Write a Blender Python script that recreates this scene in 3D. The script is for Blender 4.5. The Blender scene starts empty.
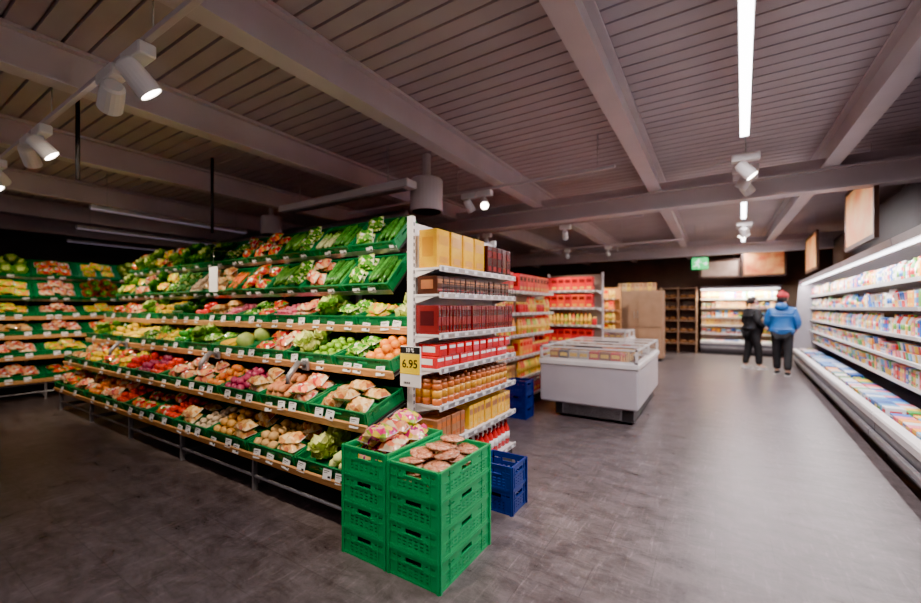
import bpy, math, random
from mathutils import Matrix, Vector, noise
R = random.Random(7)
COL = bpy.context.scene.collection
pi = math.pi
def T(x, y, z): return Matrix.Translation((x, y, z))
def Rx(a): return Matrix.Rotation(math.radians(a), 4, 'X')
def Ry(a): return Matrix.Rotation(math.radians(a), 4, 'Y')
def Rz(a): return Matrix.Rotation(math.radians(a), 4, 'Z')
def S(x, y, z): return Matrix.Diagonal((x, y, z, 1))

# ------------------------------------------------------------------ materials
MATS = {}
def pm(name, c1, c2=None, scale=20, rough=.5, metal=0, bump=0, rand=.12, emit=0, coat=0, alpha=1, trans=0, tex='noise', multi=None, stretch=None):
    if name in MATS: return MATS[name]
    m = bpy.data.materials.new(name); m.use_nodes = True
    nt = m.node_tree; N = nt.nodes; L = nt.links
    b = N['Principled BSDF']
    b.inputs['Roughness'].default_value = rough
    b.inputs['Metallic'].default_value = metal
    b.inputs['Coat Weight'].default_value = coat
    b.inputs['Transmission Weight'].default_value = trans
    b.inputs['Alpha'].default_value = alpha
    tc = N.new('ShaderNodeTexCoord'); mp = N.new('ShaderNodeMapping')
    L.new(tc.outputs['Object'], mp.inputs['Vector'])
    if stretch: mp.inputs['Scale'].default_value = stretch
    if tex == 'voronoi':
        t = N.new('ShaderNodeTexVoronoi'); t.inputs['Scale'].default_value = scale
        sx = N.new('ShaderNodeSeparateColor'); L.new(t.outputs['Color'], sx.inputs[0]); fac = sx.outputs[0]
        bf = t.outputs['Distance']
    else:
        t = N.new('ShaderNodeTexNoise'); t.inputs['Scale'].default_value = scale; t.inputs['Detail'].default_value = 4
        fac = t.outputs['Fac']; bf = fac
    L.new(mp.outputs[0], t.inputs['Vector'])
    oi = N.new('ShaderNodeObjectInfo')
    cr = N.new('ShaderNodeValToRGB')
    if multi:
        e = cr.color_ramp.elements
        cr.color_ramp.interpolation = 'CONSTANT'
        n = len(multi)
        e[0].position = 0; e[0].color = (*multi[0], 1)
        e[1].position = 1.0 / n; e[1].color = (*multi[1], 1)
        for i in range(2, n):
            q = e.new(i / n); q.color = (*multi[i], 1)
        L.new(fac if tex == 'voronoi' else oi.outputs['Random'], cr.inputs[0])
    else:
        c2 = c2 or tuple(x * .8 for x in c1)
        cr.color_ramp.elements[0].position = .35; cr.color_ramp.elements[0].color = (*c1, 1)
        cr.color_ramp.elements[1].position = .65; cr.color_ramp.elements[1].color = (*c2, 1)
        L.new(fac, cr.inputs[0])
    hs = N.new('ShaderNodeHueSaturation')
    mr = N.new('ShaderNodeMapRange')
    mr.inputs['To Min'].default_value = 1 - rand; mr.inputs['To Max'].default_value = 1 + rand
    L.new(oi.outputs['Random'], mr.inputs['Value'])
    L.new(mr.outputs[0], hs.inputs['Value']); L.new(cr.outputs[0], hs.inputs['Color'])
    L.new(hs.outputs[0], b.inputs['Base Color'])
    if emit:
        L.new(hs.outputs[0], b.inputs['Emission Color']); b.inputs['Emission Strength'].default_value = emit
    if bump:
        bm = N.new('ShaderNodeBump'); bm.inputs['Strength'].default_value = bump; bm.inputs['Distance'].default_value = .01
        L.new(bf, bm.inputs['Height']); L.new(bm.outputs[0], b.inputs['Normal'])
    MATS[name] = m
    return m

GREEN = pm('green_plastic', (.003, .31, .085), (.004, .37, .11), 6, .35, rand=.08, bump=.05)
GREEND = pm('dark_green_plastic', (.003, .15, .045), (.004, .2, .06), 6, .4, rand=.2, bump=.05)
BLUE = pm('blue_plastic', (.003, .025, .2), None, 6, .4)
WHITE = pm('white_enamel', (.80, .77, .76), (.72, .69, .68), 4, .35, rand=.02)
GREY = pm('grey_metal', (.33, .32, .33), (.25, .24, .25), 8, .4, .6, rand=.03)
DGREY = pm('dark_grey_metal', (.04, .038, .04), (.028, .027, .028), 8, .45, .3, rand=.03)
STEEL = pm('brushed_steel', (.5, .49, .48), (.4, .39, .38), 30, .3, .9, rand=.03)
WOOD = pm('light_oak', (.72, .37, .13), (.50, .23, .08), 9, .4, bump=.08, rand=.05, stretch=(1, 12, 12))
DWOOD = pm('dark_wood', (.10, .045, .025), (.06, .03, .02), 6, .5, stretch=(1, 8, 1))
TAN = pm('tan_board', (.34, .2, .12), (.28, .16, .09), 4, .5)
CARD = pm('white_card', (.85, .84, .82), (.8, .79, .78), 5, .5, rand=.02)
INK = pm('black_ink', (.01, .01, .01), None, 5, .6, rand=0)
YEL = pm('yellow_card', (1, .74, .0), (.96, .70, .0), 5, .5, rand=.02)
GLASS = pm('clear_glass', (.9, .95, .95), None, 5, .04, trans=0, alpha=.09, rand=0)
LAMP = pm('lamp_diffuser', (1, .96, 1), (1, .96, 1), 5, .5, rand=0, emit=12)
LED = pm('cool_led_strip', (.95, .95, 1), (.95, .95, 1), 5, .5, rand=0, emit=6)
DIML = pm('dim_lamp_diffuser', (.5, .44, .6), (.5, .44, .6), 5, .5, rand=0, emit=.1)
LENS = pm('spot_lens', (1, .88, .78), (1, .88, .78), 5, .5, rand=0, emit=20)

# ------------------------------------------------------------------ mesh builder
class MB:
    def __init__(s): s.v = []; s.f = []; s.m = []; s.s = []
    def add(s, vs, fs, mi=0, M=None, sm=False):
        o = len(s.v)
        if M is None: s.v += [tuple(v) for v in vs]
        else: s.v += [tuple(M @ Vector(v)) for v in vs]
        for f in fs: s.f.append(tuple(i + o for i in f)); s.m.append(mi); s.s.append(sm)
        return s
    def box(s, x0, x1, y0, y1, z0, z1, mi=0, M=None):
        v = [(x0, y0, z0), (x1, y0, z0), (x1, y1, z0), (x0, y1, z0), (x0, y0, z1), (x1, y0, z1), (x1, y1, z1), (x0, y1, z1)]
        f = [(0, 3, 2, 1), (4, 5, 6, 7), (0, 1, 5, 4), (1, 2, 6, 5), (2, 3, 7, 6), (3, 0, 4, 7)]
        return s.add(v, f, mi, M)
    def bbox(s, x0, x1, y0, y1, z0, z1, b=.005, mi=0, M=None):
        def ring(i, z): return [(x0 + i + b, y0 + i, z), (x1 - i - b, y0 + i, z), (x1 - i, y0 + i + b, z), (x1 - i, y1 - i - b, z), (x1 - i - b, y1 - i, z), (x0 + i + b, y1 - i, z), (x0 + i, y1 - i - b, z), (x0 + i, y0 + i + b, z)]
        return s.loft([ring(b, z0), ring(0, z0 + b), ring(0, z1 - b), ring(b, z1)], mi, M)
    def loft(s, rings, mi=0, M=None, cap=True, sm=False):
        n = len(rings[0]); v = [p for r in rings for p in r]; f = []
        for k in range(len(rings) - 1):
            for i in range(n):
                j = (i + 1) % n
                f.append((k * n + i, k * n + j, (k + 1) * n + j, (k + 1) * n + i))
        if cap:
            f.append(tuple(reversed(range(n)))); f.append(tuple((len(rings) - 1) * n + i for i in range(n)))
        return s.add(v, f, mi, M, sm)
    def lathe(s, prof, n=12, mi=0, M=None, sm=True):
        rings = [[(r * math.cos(2 * pi * i / n), r * math.sin(2 * pi * i / n), z) for i in range(n)] for r, z in prof]
        return s.loft(rings, mi, M, True, sm)
    def tube(s, pts, rad, n=8, mi=0, M=None, sm=True):
        rings = []
        for i, p in enumerate(pts):
            p = Vector(p); a = Vector(pts[max(i - 1, 0)]); b = Vector(pts[min(i + 1, len(pts) - 1)])
            d = (b - a).normalized(); up = Vector((0, 0, 1)) if abs(d.z) < .95 else Vector((1, 0, 0))
            u = d.cross(up).normalized(); w = u.cross(d)
            r = rad[i] if isinstance(rad, (list, tuple)) else rad
            rings.append([tuple(p + (u * math.cos(2 * pi * k / n) + w * math.sin(2 * pi * k / n)) * r) for k in range(n)])
        return s.loft(rings, mi, M, True, sm)
    def sph(s, rx, ry, rz, nu=12, nv=8, mi=0, M=None, fn=None):
        v = [(0, 0, -rz)]; 
        if fn: v = [tuple(Vector((0, 0, -rz)) * fn(Vector((0, 0, -1))))]
        for j in range(1, nv):
            th = pi * j / nv
            for i in range(nu):
                ph = 2 * pi * i / nu
                d = Vector((math.sin(th) * math.cos(ph), math.sin(th) * math.sin(ph), -math.cos(th)))
                k = fn(d) if fn else 1
                v.append((d.x * rx * k, d.y * ry * k, d.z * rz * k))
        k = fn(Vector((0, 0, 1))) if fn else 1
        v.append((0, 0, rz * k)); f = []
        for i in range(nu): f.append((0, 1 + (i + 1) % nu, 1 + i))
        for j in range(nv - 2):
            for i in range(nu):
                a = 1 + j * nu; b = a + nu
                f.append((a + i, a + (i + 1) % nu, b + (i + 1) % nu, b + i))
        a = 1 + (nv - 2) * nu; t = len(v) - 1
        for i in range(nu): f.append((a + i, a + (i + 1) % nu, t))
        return s.add(v, f, mi, M, True)
    def prism(s, poly, x0, x1, mi=0, M=None):
        return s.loft([[(x0, y, z) for y, z in poly], [(x1, y, z) for y, z in poly]], mi, M)
    def mesh(s, name, mats, recalc=True):
        me = bpy.data.meshes.new(name); me.from_pydata(s.v, [], s.f)
        for m in (mats if isinstance(mats, (list, tuple)) else [mats]): me.materials.append(m)
        me.polygons.foreach_set('material_index', s.m); me.polygons.foreach_set('use_smooth', s.s)
        if recalc:
            import bmesh
            bm = bmesh.new(); bm.from_mesh(me); bmesh.ops.recalc_face_normals(bm, faces=bm.faces); bm.to_mesh(me); bm.free()
        me.update(); return me

def ob(name, me, M=None, parent=None, label=None, cat=None, group=None, kind=None):
    o = bpy.data.objects.new(name, me); COL.objects.link(o)
    if parent: o.parent = parent
    if M is not None: o.matrix_basis = M
    if label: o['label'] = label
    if cat: o['category'] = cat
    if group: o['group'] = group
    if kind: o['kind'] = kind
    return o
def thing(name, label, cat, M, parts, group=None):
    e = ob(name, None, M, None, label, cat, group); e.empty_display_size = .1
    for p in parts:
        c = ob(p[0], p[1], p[2] if len(p) > 2 else None, e)
        if len(p) > 3: c['label'] = p[3]
    return e
def wires(name, segs, r, mat, n=6):
    out = []
    for a, b in segs:
        s = MB(); s.tube([a, b], r, n); out.append((name, s.mesh(name, mat)))
    return out
def struct(name, me, M=None): return ob(name, me, M, kind='structure')
def boxmesh(name, mat, *a, b=0):
    m = MB(); (m.bbox(*a, b=b) if b else m.box(*a)); return m.mesh(name, mat)

# ------------------------------------------------------------------ prototypes
P = {}
def proto(key, name, me, w, d, h, cat, label, parts=()):
    P[key] = dict(name=name, me=me, w=w, d=d, h=h, cat=cat, label=label, parts=parts)
def nz(d, s, a, o=0): return 1 + a * noise.noise(Vector((d.x * s + o, d.y * s, d.z * s)))
def place(key, M, group, parts=True):
    p = P[key]
    o = ob(p['name'], p['me'], M, None, p['label'], p['cat'], group)
    if parts:
        for (n, me) in p['parts']: ob(n, me, None, o)
    return o

G1 = pm('leaf_green', (.07, .28, .015), (.22, .44, .04), 18, .42, bump=.3, rand=.4)
G2 = pm('pale_leaf', (.46, .60, .10), (.72, .76, .28), 14, .45, bump=.2, rand=.25)
G3 = pm('deep_green', (.012, .10, .012), (.04, .18, .02), 18, .35, bump=.2, rand=.4)
STEM = pm('green_stem', (.12, .28, .05), None, 20, .6)

def calyx(r, z):
    m = MB()
    for i in range(5):
        a = 2 * pi * i / 5
        m.add([(0, 0, z + .003), (r * .5 * math.cos(a - .3), r * .5 * math.sin(a - .3), z + .002), (r * math.cos(a), r * math.sin(a), z - .001), (r * .5 * math.cos(a + .3), r * .5 * math.sin(a + .3), z + .002)], [(0, 1, 2, 3)])
    m.tube([(0, 0, z - .004), (.002, 0, z + .012)], .003, 5)
    return m.mesh('calyx', STEM)
def roundveg(key, name, mat, r, h, cat, label, fn=None, nu=12, nv=8, parts=()):
    m = MB(); m.sph(r, r, h / 2, nu, nv, 0, T(0, 0, h / 2), fn)
    proto(key, name, m.mesh(name, mat), 2 * r, 2 * r, h, cat, label, parts)
dimple = lambda d: 1 - .12 * math.exp(-(1 - abs(d.z)) * 12)
roundveg('tomato', 'tomato', pm('tomato_skin', (.75, .012, .004), (.82, .05, .006), 6, .2, coat=.4), .038, .064, 'tomato', 'ripe red tomato in a green produce crate', dimple, parts=[('calyx', calyx(.018, .058))])
roundveg('orange', 'orange', pm('orange_peel', (.95, .24, .002), (.97, .33, .005), 60, .4, bump=.15), .04, .077, 'orange', 'round orange in a green produce crate', dimple)
roundveg('apple', 'apple', pm('apple_skin', (.72, .03, .02), (.8, .45, .03), 8, .25, coat=.3), .038, .07, 'apple', 'red and yellow apple in a produce crate', dimple)
roundveg('avocado', 'avocado', G3, .033, .09, 'avocado', 'dark green avocado in a produce crate', lambda d: 1 - .18 * max(d.z, 0))
roundveg('cabbage', 'cabbage', pm('cabbage_leaf', (.30, .50, .06), (.56, .66, .18), 7, .5, bump=.4), .085, .15, 'cabbage', 'round pale green cabbage head', lambda d: nz(d, 3, .18))
roundveg('red_onion', 'red_onion', pm('red_onion_skin', (.34, .01, .07), (.55, .07, .15), 5, .3, stretch=(4, 4, .5)), .035, .064, 'onion', 'purple red onion in a produce crate', lambda d: 1 + max(0, abs(d.z) - .9))
roundveg('onion', 'onion', pm('onion_skin', (.70, .30, .05), (.80, .46, .11), 5, .35, stretch=(4, 4, .5)), .037, .068, 'onion', 'golden brown onion in a produce crate', lambda d: 1 + max(0, abs(d.z) - .9))
roundveg('radish', 'radish', pm('radish_skin', (.74, .01, .12), (.85, .45, .45), 5, .35), .026, .048, 'radish', 'small pink radish in a produce crate', lambda d: 1)
def longveg(key, name, mat, L, r, cat, label, bend=.1, seed=0, taper=0, nseg=7, tipmat=None, n=8):
    m = MB(); pts = []; rad = []
    for i in range(nseg + 1):
        t = i / nseg; y = (t - .5) * L
        pts.append((bend * L * (4 * t * (1 - t)) * .5 - bend * L * .25, y, r))
        k = math.sin(min(1, max(.12, min(t, 1 - t) * 5)) * pi / 2)
        rad.append(r * k * (1 - taper * t) * (1 + .08 * noise.noise(Vector((t * 5, seed, 0)))))
    m.tube(pts, rad, n); mats = [mat]
    if tipmat:
        mats.append(tipmat); m.tube([pts[0], (pts[0][0], pts[0][1] - .02, r)], .006, 5, 1)
    proto(key, name, m.mesh(name, mats), 2 * r + bend * L * .4, L, 2 * r, cat, label)
longveg('cucumber', 'cucumber', pm('cucumber_skin', (.012, .11, .01), (.06, .24, .03), 25, .22, coat=.5, rand=.4), .33, .025, 'cucumber', 'dark green cucumber laid in a sloped crate', .03)
longveg('zucchini', 'zucchini', pm('zucchini_skin', (.04, .2, .02), (.14, .34, .04), 30, .3, rand=.25), .24, .024, 'zucchini', 'green zucchini in a produce crate', .06, 2, 0, tipmat=STEM)
longveg('carrot', 'carrot', pm('carrot_skin', (.95, .22, .006), (.85, .15, .006), 25, .5), .18, .018, 'carrot', 'orange carrot in a produce crate', .02, 3, .6, tipmat=STEM)
longveg('banana', 'banana', pm('banana_skin', (.95, .64, .01), (.85, .5, .02), 12, .4), .17, .019, 'banana', 'yellow banana in a produce crate', .3, 4, 0, tipmat=STEM)
longveg('ginger_root', 'sweet_potato', pm('sweet_potato_skin', (.52, .16, .06), (.64, .28, .1), 22, .6, bump=.3), .14, .032, 'sweet potato', 'reddish brown sweet potato in a produce crate', .1, 5, 0)
def potato(key, mat, label, seed, r=.034):
    m = MB(); m.sph(r * 1.25, r, r * .85, 10, 7, 0, T(0, 0, r * .85), lambda d: nz(d, 1.6, .25, seed))
    proto(key, 'potato', m.mesh('potato', mat), r * 2.5, r * 2, r * 1.7, 'potato', label)
potato('potato', pm('potato_skin', (.60, .34, .11), (.72, .47, .18), 22, .7, bump=.3), 'brown potato in a green produce crate', 3, .036)
potato('mushroom', pm('mushroom_cap', (.8, .64, .44), (.62, .42, .24), 22, .7), 'pale mushroom in a produce crate', 8, .028)
P['mushroom']['name'] = 'mushroom'; P['mushroom']['cat'] = 'mushroom'
potato('lemon', pm('lemon_peel', (.97, .74, .01), (.95, .66, .005), 50, .35, bump=.1), 'yellow lemon in a produce crate', 1, .033)
P['lemon']['name'] = 'lemon'; P['lemon']['cat'] = 'lemon'
potato('lime', pm('lime_peel', (.18, .46, .015), (.32, .58, .03), 50, .3, bump=.1), 'green lime in a produce crate', 2, .031)
P['lime']['name'] = 'lime'; P['lime']['cat'] = 'lime'
def pepper(key, mat, word):
    m = MB()
    m.sph(.038, .038, .045, 16, 8, 0, T(0, 0, .043), lambda d: (1 + .10 * math.cos(4 * math.atan2(d.y, d.x)) * (1 - abs(d.z) ** 2)) * (1 - .25 * math.exp(-(1 - d.z) * 9)) * (1 - .12 * max(0, -d.z)))
    s = MB(); s.tube([(0, 0, .07), (.002, 0, .082), (.008, 0, .092)], [.006, .004, .005], 6)
    proto(key, 'bell_pepper', m.mesh('bell_pepper', mat), .082, .082, .078, 'bell pepper', word + ' bell pepper with a green stem in a crate', [('stem', s.mesh('stem', STEM))])
pepper('pepper_red', pm('pepper_red_skin', (.78, .008, .004), None, 6, .2, coat=.5), 'glossy red')
pepper('pepper_yellow', pm('pepper_yellow_skin', (.95, .6, .002), None, 6, .2, coat=.5), 'glossy yellow')
pepper('pepper_green', pm('pepper_green_skin', (.03, .3, .01), None, 6, .2, coat=.5), 'glossy green')
def leafhead(key, name, m1, m2, r, cat, label, seed, rings=3, up=.6):
    rr = random.Random(seed); m = MB()
    m.sph(r * .5, r * .5, r * .5, 8, 6, 1, T(0, 0, r * .55))
    for k in range(rings):
        n = 5 + k * 2
        for i in range(n):
            a = 2 * pi * (i + rr.random() * .6) / n; el = .25 + (rings - 1 - k) * .38 + rr.uniform(-.1, .1)
            vs = []; nu, nv = 5, 5; ln = r * (1.0 + .1 * k); wd = r * .55
            for v in range(nv):
                t = v / (nv - 1)
                for u in range(nu):
                    q = u / (nu - 1) * 2 - 1
                    out = ln * (t * math.cos(el) * (1 - .12 * t)) + r * .08
                    z = ln * (t * math.sin(el) + up * .35 * t * t) + abs(q) * wd * .3 * t + .012 * math.sin(7 * t + 9 * q + i) * t
                    w = q * wd * math.sin(min(1, .25 + t) * pi * .62)
                    vs.append((out * math.cos(a) - w * math.sin(a), out * math.sin(a) + w * math.cos(a), z + r * .12))
            m.add(vs, [(v * nu + u, v * nu + u + 1, (v + 1) * nu + u + 1, (v + 1) * nu + u) for v in range(nv - 1) for u in range(nu - 1)], 0 if k else 1, None, True)
    proto(key, name, m.mesh(name, [m1, m2], False), 1.75 * r, 1.75 * r, r * 1.2, cat, label)
leafhead('lettuce', 'lettuce', G1, G2, .085, 'lettuce', 'leafy green lettuce head in a crate', 1)
leafhead('lettuce_pale', 'lettuce', G2, pm('lettuce_heart', (.84, .86, .36), None, 20, .5), .08, 'lettuce', 'pale green frilly lettuce head in a crate', 2)
leafhead('lettuce_red', 'lettuce', pm('red_leaf', (.4, .03, .04), (.5, .2, .05), 12, .5), G1, .085, 'lettuce', 'reddish leaf lettuce head in a crate', 3)
leafhead('spinach', 'herb_bunch', G3, G1, .07, 'herbs', 'dark green leafy herb bunch in a crate', 4, 4, 1.0)
def broc():
    m = MB(); m.tube([(0, 0, 0), (0, 0, .05)], [.014, .022], 8, 1)
    for i in range(22):
        a = i * 2.4; q = math.sqrt(i / 22) * .045
        m.sph(.016, .016, .014, 6, 4, 0, T(q * math.cos(a), q * math.sin(a), .085 - q * q * 14))
    proto('broccoli', 'broccoli', m.mesh('broccoli', [pm('broccoli_floret', (.025, .16, .025), (.1, .3, .05), 80, .8, bump=.6), G2]), .115, .115, .09, 'broccoli', 'dark green broccoli head in a crate')
broc()
def leek():
    m = MB()
    m.tube([(0, -.17, .02), (0, -.15, .02), (0, -.03, .02)], [.012, .019, .018], 8, 0)
    m.tube([(0, -.03, .02), (0, .05, .02)], [.018, .02], 8, 1)
    for i in range(4):
        x = (i - 1.5) * .012
        m.add([(x - .01, .04, .02), (x + .01, .04, .03), (x * 2 + .016, .11, .03), (x * 2 - .012, .11, .024), (x * 2.6 + .01, .17, .015), (x * 2.6 - .006, .17, .02)], [(0, 1, 2, 3), (3, 2, 4, 5)], 2)
    proto('leek', 'leek', m.mesh('leek', [pm('leek_white', (.66, .72, .32), None, 20, .4), pm('leek_mid', (.26, .5, .08), None, 20, .4), G3]), .042, .35, .04, 'leek', 'leek with white shaft and green leaves')
leek()
longveg('chicory', 'chicory', pm('chicory_leaf', (.88, .88, .36), (.62, .76, .2), 9, .45, bump=.3, stretch=(4, 1, 4)), .16, .035, 'chicory', 'pale yellow-green chicory head in a crate', .02, 7, .25)

def pillow(key, name, mats, L, W, H, cat, label, seed, sticker=True):
    m = MB(); nu, nv = 13, 9; top = []; bot = []
    for j in range(nv):
        for i in range(nu):
            u = i / (nu - 1) * 2 - 1; v = j / (nv - 1) * 2 - 1
            e = max(0, 1 - abs(u) ** 3.5) ** .5 * max(0, 1 - abs(v) ** 3) ** .5
            n_ = 1 + .6 * noise.noise(Vector((u * 3.4 + seed, v * 3.2, 0)))
            x = u * L / 2 * (1 - .05 * (1 - abs(v))); y = v * W / 2
            top.append((x, y, H * .45 + H * .55 * e * n_)); bot.append((x, y, H * .45 - H * .45 * e))
    q = [(j * nu + i, j * nu + i + 1, (j + 1) * nu + i + 1, (j + 1) * nu + i) for j in range(nv - 1) for i in range(nu - 1)]
    m.add(top, q, 0, None, True); m.add(bot, [tuple(reversed(f)) for f in q], 0, None, True)
    for sx in (-1, 1):
        m.box(sx * L / 2 - .004, sx * L / 2 + .004, -W * .42, W * .42, H * .44, H * .46, 1)
    if sticker: m.bbox(-L * .1, L * .1, -W * .12, W * .12, H * .9, H * 1.05, .002, 2)
    proto(key, name, m.mesh(name, mats, False), L, W, H, cat, label)
FILM = pm('clear_film', (.6, .6, .6), None, 5, .2)
def bagmat(n, cols, sc=45): return pm(n, (1, 1, 1), scale=sc, rough=.1, tex='voronoi', multi=cols, coat=1, bump=.7, rand=.35)
pillow('bag_red', 'salad_bag', [bagmat('bag_mixed_red', [(.74, .03, .01), (.75, .5, .28), (.12, .34, .02), (.62, .01, .02), (.9, .26, .02)], 32), FILM, CARD], .19, .125, .07, 'bagged salad', 'clear plastic bag of red and green vegetables', 1)
pillow('bag_green', 'salad_bag', [bagmat('bag_mixed_green', [(.08, .3, .015), (.3, .52, .04), (.66, .74, .26), (.03, .18, .01)], 38), FILM, CARD], .19, .125, .065, 'bagged salad', 'clear plastic bag of green salad leaves', 5)
pillow('bag_pink', 'vegetable_bag', [bagmat('bag_mixed_pink', [(.84, .24, .10), (.62, .06, .05), (.84, .62, .36), (.82, .38, .14)], 26), FILM, CARD], .19, .125, .075, 'bagged vegetables', 'plastic bag of pink and cream vegetables', 9)
pillow('bag_brown', 'potato_bag', [bagmat('bag_mixed_brown', [(.62, .28, .07), (.76, .44, .14), (.48, .14, .05), (.8, .56, .26)], 30), FILM, CARD], .19, .125, .075, 'bagged potatoes', 'plastic bag of reddish brown potatoes', 13, False)
pillow('bag_purple', 'vegetable_bag', [bagmat('bag_mixed_purple', [(.6, .01, .14), (.82, .28, .32), (.3, .01, .14), (.8, .55, .2), (.7, .5, .02), (.25, .4, .03)], 26), FILM, YEL], .19, .13, .085, 'bagged vegetables', 'plastic bag of purple-red vegetables with a yellow sticker', 17)
pillow('bag_yellow', 'pepper_bag', [bagmat('bag_mixed_yellow', [(.95, .62, .01), (.9, .3, .01), (.42, .56, .02), (.95, .7, .05)], 22), FILM, CARD], .19, .125, .07, 'bagged peppers', 'clear plastic bag of yellow and orange peppers', 21, False)

def carton(key, name, w, d, h, mb_, ml, label, cat='box', kind='box', m3=None):
    m = MB(); b = min(.004, w * .1)
    m.bbox(-w / 2, w / 2, -d / 2, d / 2, 0, h, b, 0)
    e = .0012
    m.box(-w * .38, w * .38, -d / 2 - e, -d / 2 + e, h * .6, h * .84, 1)
    m.box(-w * .3, w * .3, -d / 2 - e, -d / 2 + e, h * .14, h * .3, 2)
    m.box(w / 2 - e, w / 2 + e, -d * .3, d * .3, h * .3, h * .8, 1)
    m.box(-w / 2 - e, -w / 2 + e, -d * .3, d * .3, h * .3, h * .8, 1)
    if kind == 'gable':
        m.prism([(-d / 2 + .002, h), (d / 2 - .002, h), (.004, h + .03), (.004, h + .045), (-.004, h + .045), (-.004, h + .03)], -w / 2 + .002, w / 2 - .002, 0); h += .045
    proto(key, name, m.mesh(name, [mb_, ml, m3 or ml]), w, d, h, cat, label)
PYB = pm('pack_yellow', (.88, .50, .008), (.76, .36, .008), 9, .22, coat=.5)
PYD = pm('pack_ochre', (.70, .33, .01), (.58, .24, .01), 4, .3)
PRB = pm('pack_maroon', (.15, .008, .009), (.22, .012, .012), 5, .2, coat=.3)
PRD = pm('pack_deep_maroon', (.06, .005, .006), None, 5, .22, coat=.4)
PR = pm('pack_red', (.72, .008, .012), (.5, .008, .014), 5, .16, coat=.5)
PO = pm('pack_orange_brown', (.62, .16, .02), (.42, .09, .02), 6, .25)
PBK = pm('pack_dark_brown', (.035, .011, .006), (.08, .022, .01), 6, .3)
GOLD = pm('pack_gold', (.82, .50, .06), None, 6, .3)
BROWN = pm('pack_brown', (.30, .10, .04), (.44, .18, .06), 8, .35)
MIX = [(.8, .76, .72), (.72, .02, .02), (.04, .15, .55), (.92, .58, .03), (.78, .74, .72), (.07, .36, .07), (.78, .2, .24), (.9, .34, .03), (.15, .42, .68)]
MULTI = pm('pack_mixed', (1, 1, 1), rough=.35, multi=MIX)
MULTIB = pm('pack_label_mixed', (1, 1, 1), rough=.35, multi=[(.04, .16, .5), (.8, .72, .5), (.7, .03, .03), (.15, .4, .06), (.65, .04, .05), (.88, .68, .12), (.85, .8, .75)])
MULTIR = pm('pack_mixed_red', (1, 1, 1), rough=.3, multi=[(.72, .012, .012), (.78, .08, .02), (.6, .008, .02), (.74, .02, .02), (.5, .012, .02)])
MULTIY = pm('pack_mixed_yellow', (1, 1, 1), rough=.35, multi=[(.92, .58, .02), (.84, .34, .03), (.36, .46, .04), (.9, .66, .1), (.78, .12, .04)])
BEIGE = pm('pack_beige', (1, 1, 1), rough=.4, multi=[(.6, .4, .2), (.66, .5, .3), (.62, .3, .1), (.75, .5, .06), (.42, .22, .1)])
LIDM = pm('pack_lid', (1, 1, 1), rough=.3, multi=[(.8, .78, .76), (.06, .18, .55), (.65, .03, .03), (.15, .42, .08), (.88, .6, .05)])
carton('choc_yellow', 'sweets_box', .17, .16, .28, PYB, PYD, 'large flat yellow sweets box on the top shelf', 'sweets box')
carton('choc_maroon', 'chocolate_box', .085, .19, .25, PRD, PRB, 'dark brown chocolate box on the top shelf', 'chocolate box')
carton('cookie_dark', 'biscuit_packet', .075, .18, .13, PBK, BROWN, 'dark brown biscuit packet on a white shelf', 'biscuits', m3=PRB)
carton('choc_bar', 'chocolate_bar', .034, .2, .21, PRB, PRD, 'upright maroon chocolate bar on a white shelf', 'chocolate bar')
carton('pack_redwhite', 'sweets_packet', .10, .19, .085, PR, CARD, 'red and white sweets packet on a white shelf', 'sweets', m3=PR)
carton('pack_brown', 'snack_packet', .06, .19, .18, BROWN, PO, 'brown snack packet on a white shelf', 'snack')
carton('pack_gold', 'snack_packet', .06, .19, .19, PYB, BROWN, 'golden yellow snack packet on a white shelf', 'snack', m3=GOLD)
carton('mixed_carton', 'food_carton', .08, .12, .18, MULTI, MULTIB, 'printed food carton on a lit shelf', 'carton')
carton('milk_carton', 'milk_carton', .075, .09, .17, MULTI, MULTIB, 'gable-top milk carton on a lit shelf', 'milk carton', 'gable')
carton('tray_pack', 'cheese_packet', .12, .14, .07, MULTI, MULTIB, 'flat wrapped cheese packet on a lit shelf', 'cheese')
carton('red_carton', 'cereal_box', .14, .14, .28, MULTIR, PRB, 'red printed cereal box on a white shelf', 'box', m3=GOLD)
carton('yellow_carton', 'pasta_box', .13, .14, .25, MULTIY, PR, 'yellow printed pasta box on a shelf', 'box', m3=GOLD)
carton('beige_carton', 'flour_packet', .11, .14, .22, BEIGE, BROWN, 'beige paper flour packet on a shelf', 'packet', m3=GOLD)
BLM = pm('pack_blue_mixed', (1, 1, 1), rough=.35, multi=[(.06, .2, .55), (.5, .58, .7), (.1, .32, .6), (.7, .72, .78), (.03, .1, .34), (.1, .25, .5)])
carton('blue_pack', 'chilled_box', .13, .15, .16, BLM, MULTIB, 'blue and white chilled box in the low tray', 'box', m3=CARD)
def lathep(key, name, prof, mats, segs, label, cat, n=10):
    m = MB(); 
    for (a, b, mi) in segs: m.lathe(prof[a:b], n, mi)
    r = max(p[0] for p in prof)
    proto(key, name, m.mesh(name, mats), 2 * r + .004, 2 * r + .004, prof[-1][1], cat, label)
lathep('yogurt', 'yogurt_pot', [(.028, 0), (.038, .08), (.042, .083), (.042, .088), (.03, .089)], [MULTI, LIDM], [(0, 3, 0), (2, 5, 1)], 'yogurt pot with foil lid on a lit shelf', 'yogurt')
lathep('tub', 'margarine_tub', [(.05, 0), (.06, .065), (.064, .068), (.064, .082), (.05, .084)], [MULTI, LIDM], [(0, 3, 0), (2, 5, 1)], 'round plastic tub with lid on a lit shelf', 'tub')
bp = [(.03, 0), (.036, .008), (.036, .05), (.037, .052), (.037, .12), (.036, .122), (.034, .15), (.014, .19), (.013, .205), (.016, .206), (.016, .225), (.01, .226)]
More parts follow.
